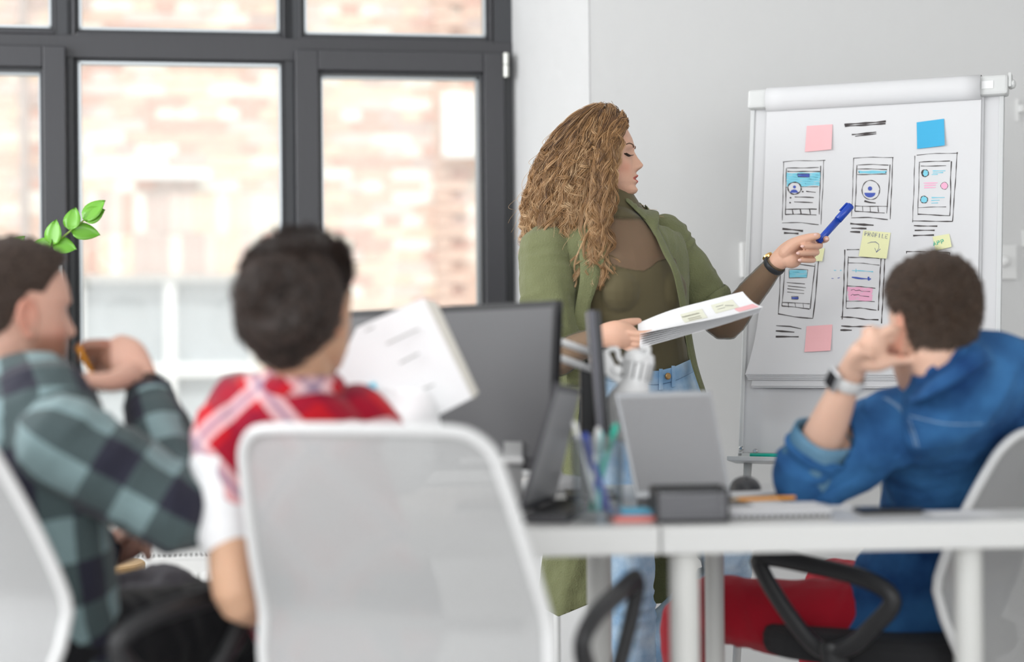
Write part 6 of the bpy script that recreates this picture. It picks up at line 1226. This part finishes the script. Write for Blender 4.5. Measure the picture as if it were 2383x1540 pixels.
for nm, a, b__, c_, ra_ in (('left', shl, ell, wrl, (.054, .054, .050)), ('right', shr, elr, wrr, (.056, .056, .05))):
    pts_ = [a + (b__ - a) * .12, a + (b__ - a) * .35, a + (b__ - a) * .56] if nm == 'left' else [a + (b__ - a) * .2, b__, b__ * .45 + c_ * .55]
    V, Fq = remesh([limb([q + (np.array([-.006, .0, 0]) if nm == 'left' else 0) for q in pts_], ra_)], .005, 4); N = vnormals(V, Fq); UV = cloth_uv(V, [(pts_, UPV, .05)]); V = folds(V, N, UV, .006, 22, 6, 1.); skinobj('sleeve', V, Fq, wh, M3)
jn = denim('dark navy denim', (.02, .03, .07), (.04, .06, .12), 9); V, Fq = remesh([limb(ax3[4:], np.array(a3_[4:]) + .006, b3_[4:], r3, 28)] + legs(hp_, kn_, an_, .002), .006, 5); V, Fc, _ = cut(V, Fq, np.minimum(V[:, 2] - .06, P(0, 1330, 3.1)[2] - V[:, 2])); skinobj('trousers', V, Fc, jn, M3, solid=.002)
for a in an_: shoe(a, (.3, .9), mat('white canvas', (.75, .74, .72), .7), M3, .24)
# sheets held up
PB = thing('paper_bundle', P(930, 960, 3.35), 'thick stack of white sheets held up beside the big monitor', 'papers')
q = [P(830, 762, 3.33), P(985, 693, 3.30), P(1100, 925, 3.30), P(1003, 975, 3.31), P(860, 928, 3.33), P(772, 884, 3.34)]
MB().prism(q, (0.001, .010, 0)).build('sheets', paper2, PB); q2 = [P(985, 693, 3.298), P(1016, 703, 3.31), P(1114, 914, 3.31), P(1100, 928, 3.298)]; MB().prism(q2, (0, .012, 0)).build('sheet_edges', mat('cream sheet edge', (.70, .67, .61), .7), PB, bevel=.002)
G = [[P(x + 8 * math.sin(j * .8), y, 3.27 + .012 * math.sin(i * .7 + j * .4)) for i, x in enumerate(np.linspace(868 + 3 * j, 990 + 8 * j, 8))] for j, y in enumerate(np.linspace(905, 1010, 8))]
MB().grid(G, (0, .0006, 0)).build('lower_sheet', paper2, PB, smooth=True)
MB().prism([P(846, 897, 3.322), P(872, 888, 3.322), P(880, 908, 3.322), P(856, 920, 3.322)], (0, .001, 0)).build('note', mat('cyan note', (.25, .68, .85), .6), PB)
b = MB(); [b.tube([P(x0, y0, 3.303), P(x1, y1, 3.303)], .0012, 4) for x0, y0, x1, y1 in ((900, 800, 975, 765), (930, 845, 975, 822), (985, 905, 1010, 895), (850, 770, 870, 760))]; b.build('ink_marks', MATS['grey ink'], PB, kind='stuff')
# ------------------------------------------------------------------ plant on a wooden stool
PLs = P(30, 1300, 4.95); ST = thing('wooden_stool', [PLs[0] + .2, PLs[1], 0], 'small stool with light wooden legs near the radiator, mostly hidden by the seated man', 'stool'); wd = mat('light oak', (.52, .33, .15), .5, var=.2, vscale=14, stretch=(1, 1, .1))
sc_ = np.array([PLs[0] + .2, PLs[1], 0]); MB().lathe([(.15, .43), (.155, .44), (.155, .455), (.15, .46)], sc_, seg=28).build('seat', wd, ST)
for g in (.3, 1.87, 3.44, 5.0): MB().tube([sc_ + [.10 * math.cos(g), .10 * math.sin(g), .43], sc_ + [.17 * math.cos(g), .17 * math.sin(g), .002]], [.014, .010], 10).build('leg', wd, ST, smooth=True)
PO = thing('potted_plant', sc_ + [0, 0, .461], 'potted plant with glossy bright green oval leaves in front of the window', 'plant'); pc = sc_ + [0, 0, .4615]
MB().lathe([(.065, 0), (.085, .14), (.092, .15), (.086, .15), (.08, .13), (.01, .12)], pc, seg=28).build('pot', mat('white ceramic pot', (.8, .8, .8), .25), PO, smooth=True)
lf = mat('glossy plant leaf', (.13, .36, .03), .28, var=.25, vscale=9); stm = mat('plant stem', (.22, .34, .06), .5)
tips = [((-10, 660), (95, 590), (196, 512)), ((-60, 700), (-90, 600), (-130, 500)), ((20, 740), (-30, 700), (-100, 650))]
for si, (k0, k1, k2) in enumerate(tips):
    dd = 4.92 + .05 * si; sp = catmull(np.array([pc + [.02 * (si - 1.5), 0, .12], P(*k0, dd), P(*k1, dd), P(*k2, dd)]), 8); stem = MB().tube(sp, np.linspace(.007, .002, len(sp)), 8).build('stem', stm, PO, smooth=True)
    for j in range(9, len(sp)):
        if (len(sp) - 1 - j) % 3: continue
        t_ = sp[min(j, len(sp) - 1)] - sp[j - 1]; t_ /= np.linalg.norm(t_)
        for sd in (1, -1):
            side = np.cross(t_, [0, -1, 0]) * sd; dr_ = t_ * .75 + side * .75 + np.array([0, rng.normal(0, .25) - .1, .0]); dr_ /= np.linalg.norm(dr_)
            if j == len(sp) - 1: dr_ = t_ + side * .15; dr_ /= np.linalg.norm(dr_)
            wdv = np.cross(dr_, [0.15 * sd, -1, .35]); wdv /= np.linalg.norm(wdv); nn_ = np.cross(wdv, dr_); L_ = .072 * rng.uniform(.85, 1.1); G = []
            for a in np.linspace(0, 1, 9):
                w_ = .025 * math.sin(math.pi * min(1, a ** .8 + .02)) ** .7; G.append([sp[j] + dr_ * L_ * a + wdv * w_ * c_ + nn_ * (.006 * abs(c_) - .012 * a * a) for c_ in np.linspace(-1, 1, 5)])
            MB().grid(G, nn_ * .0006).build('leaf', lf, PO, smooth=True)
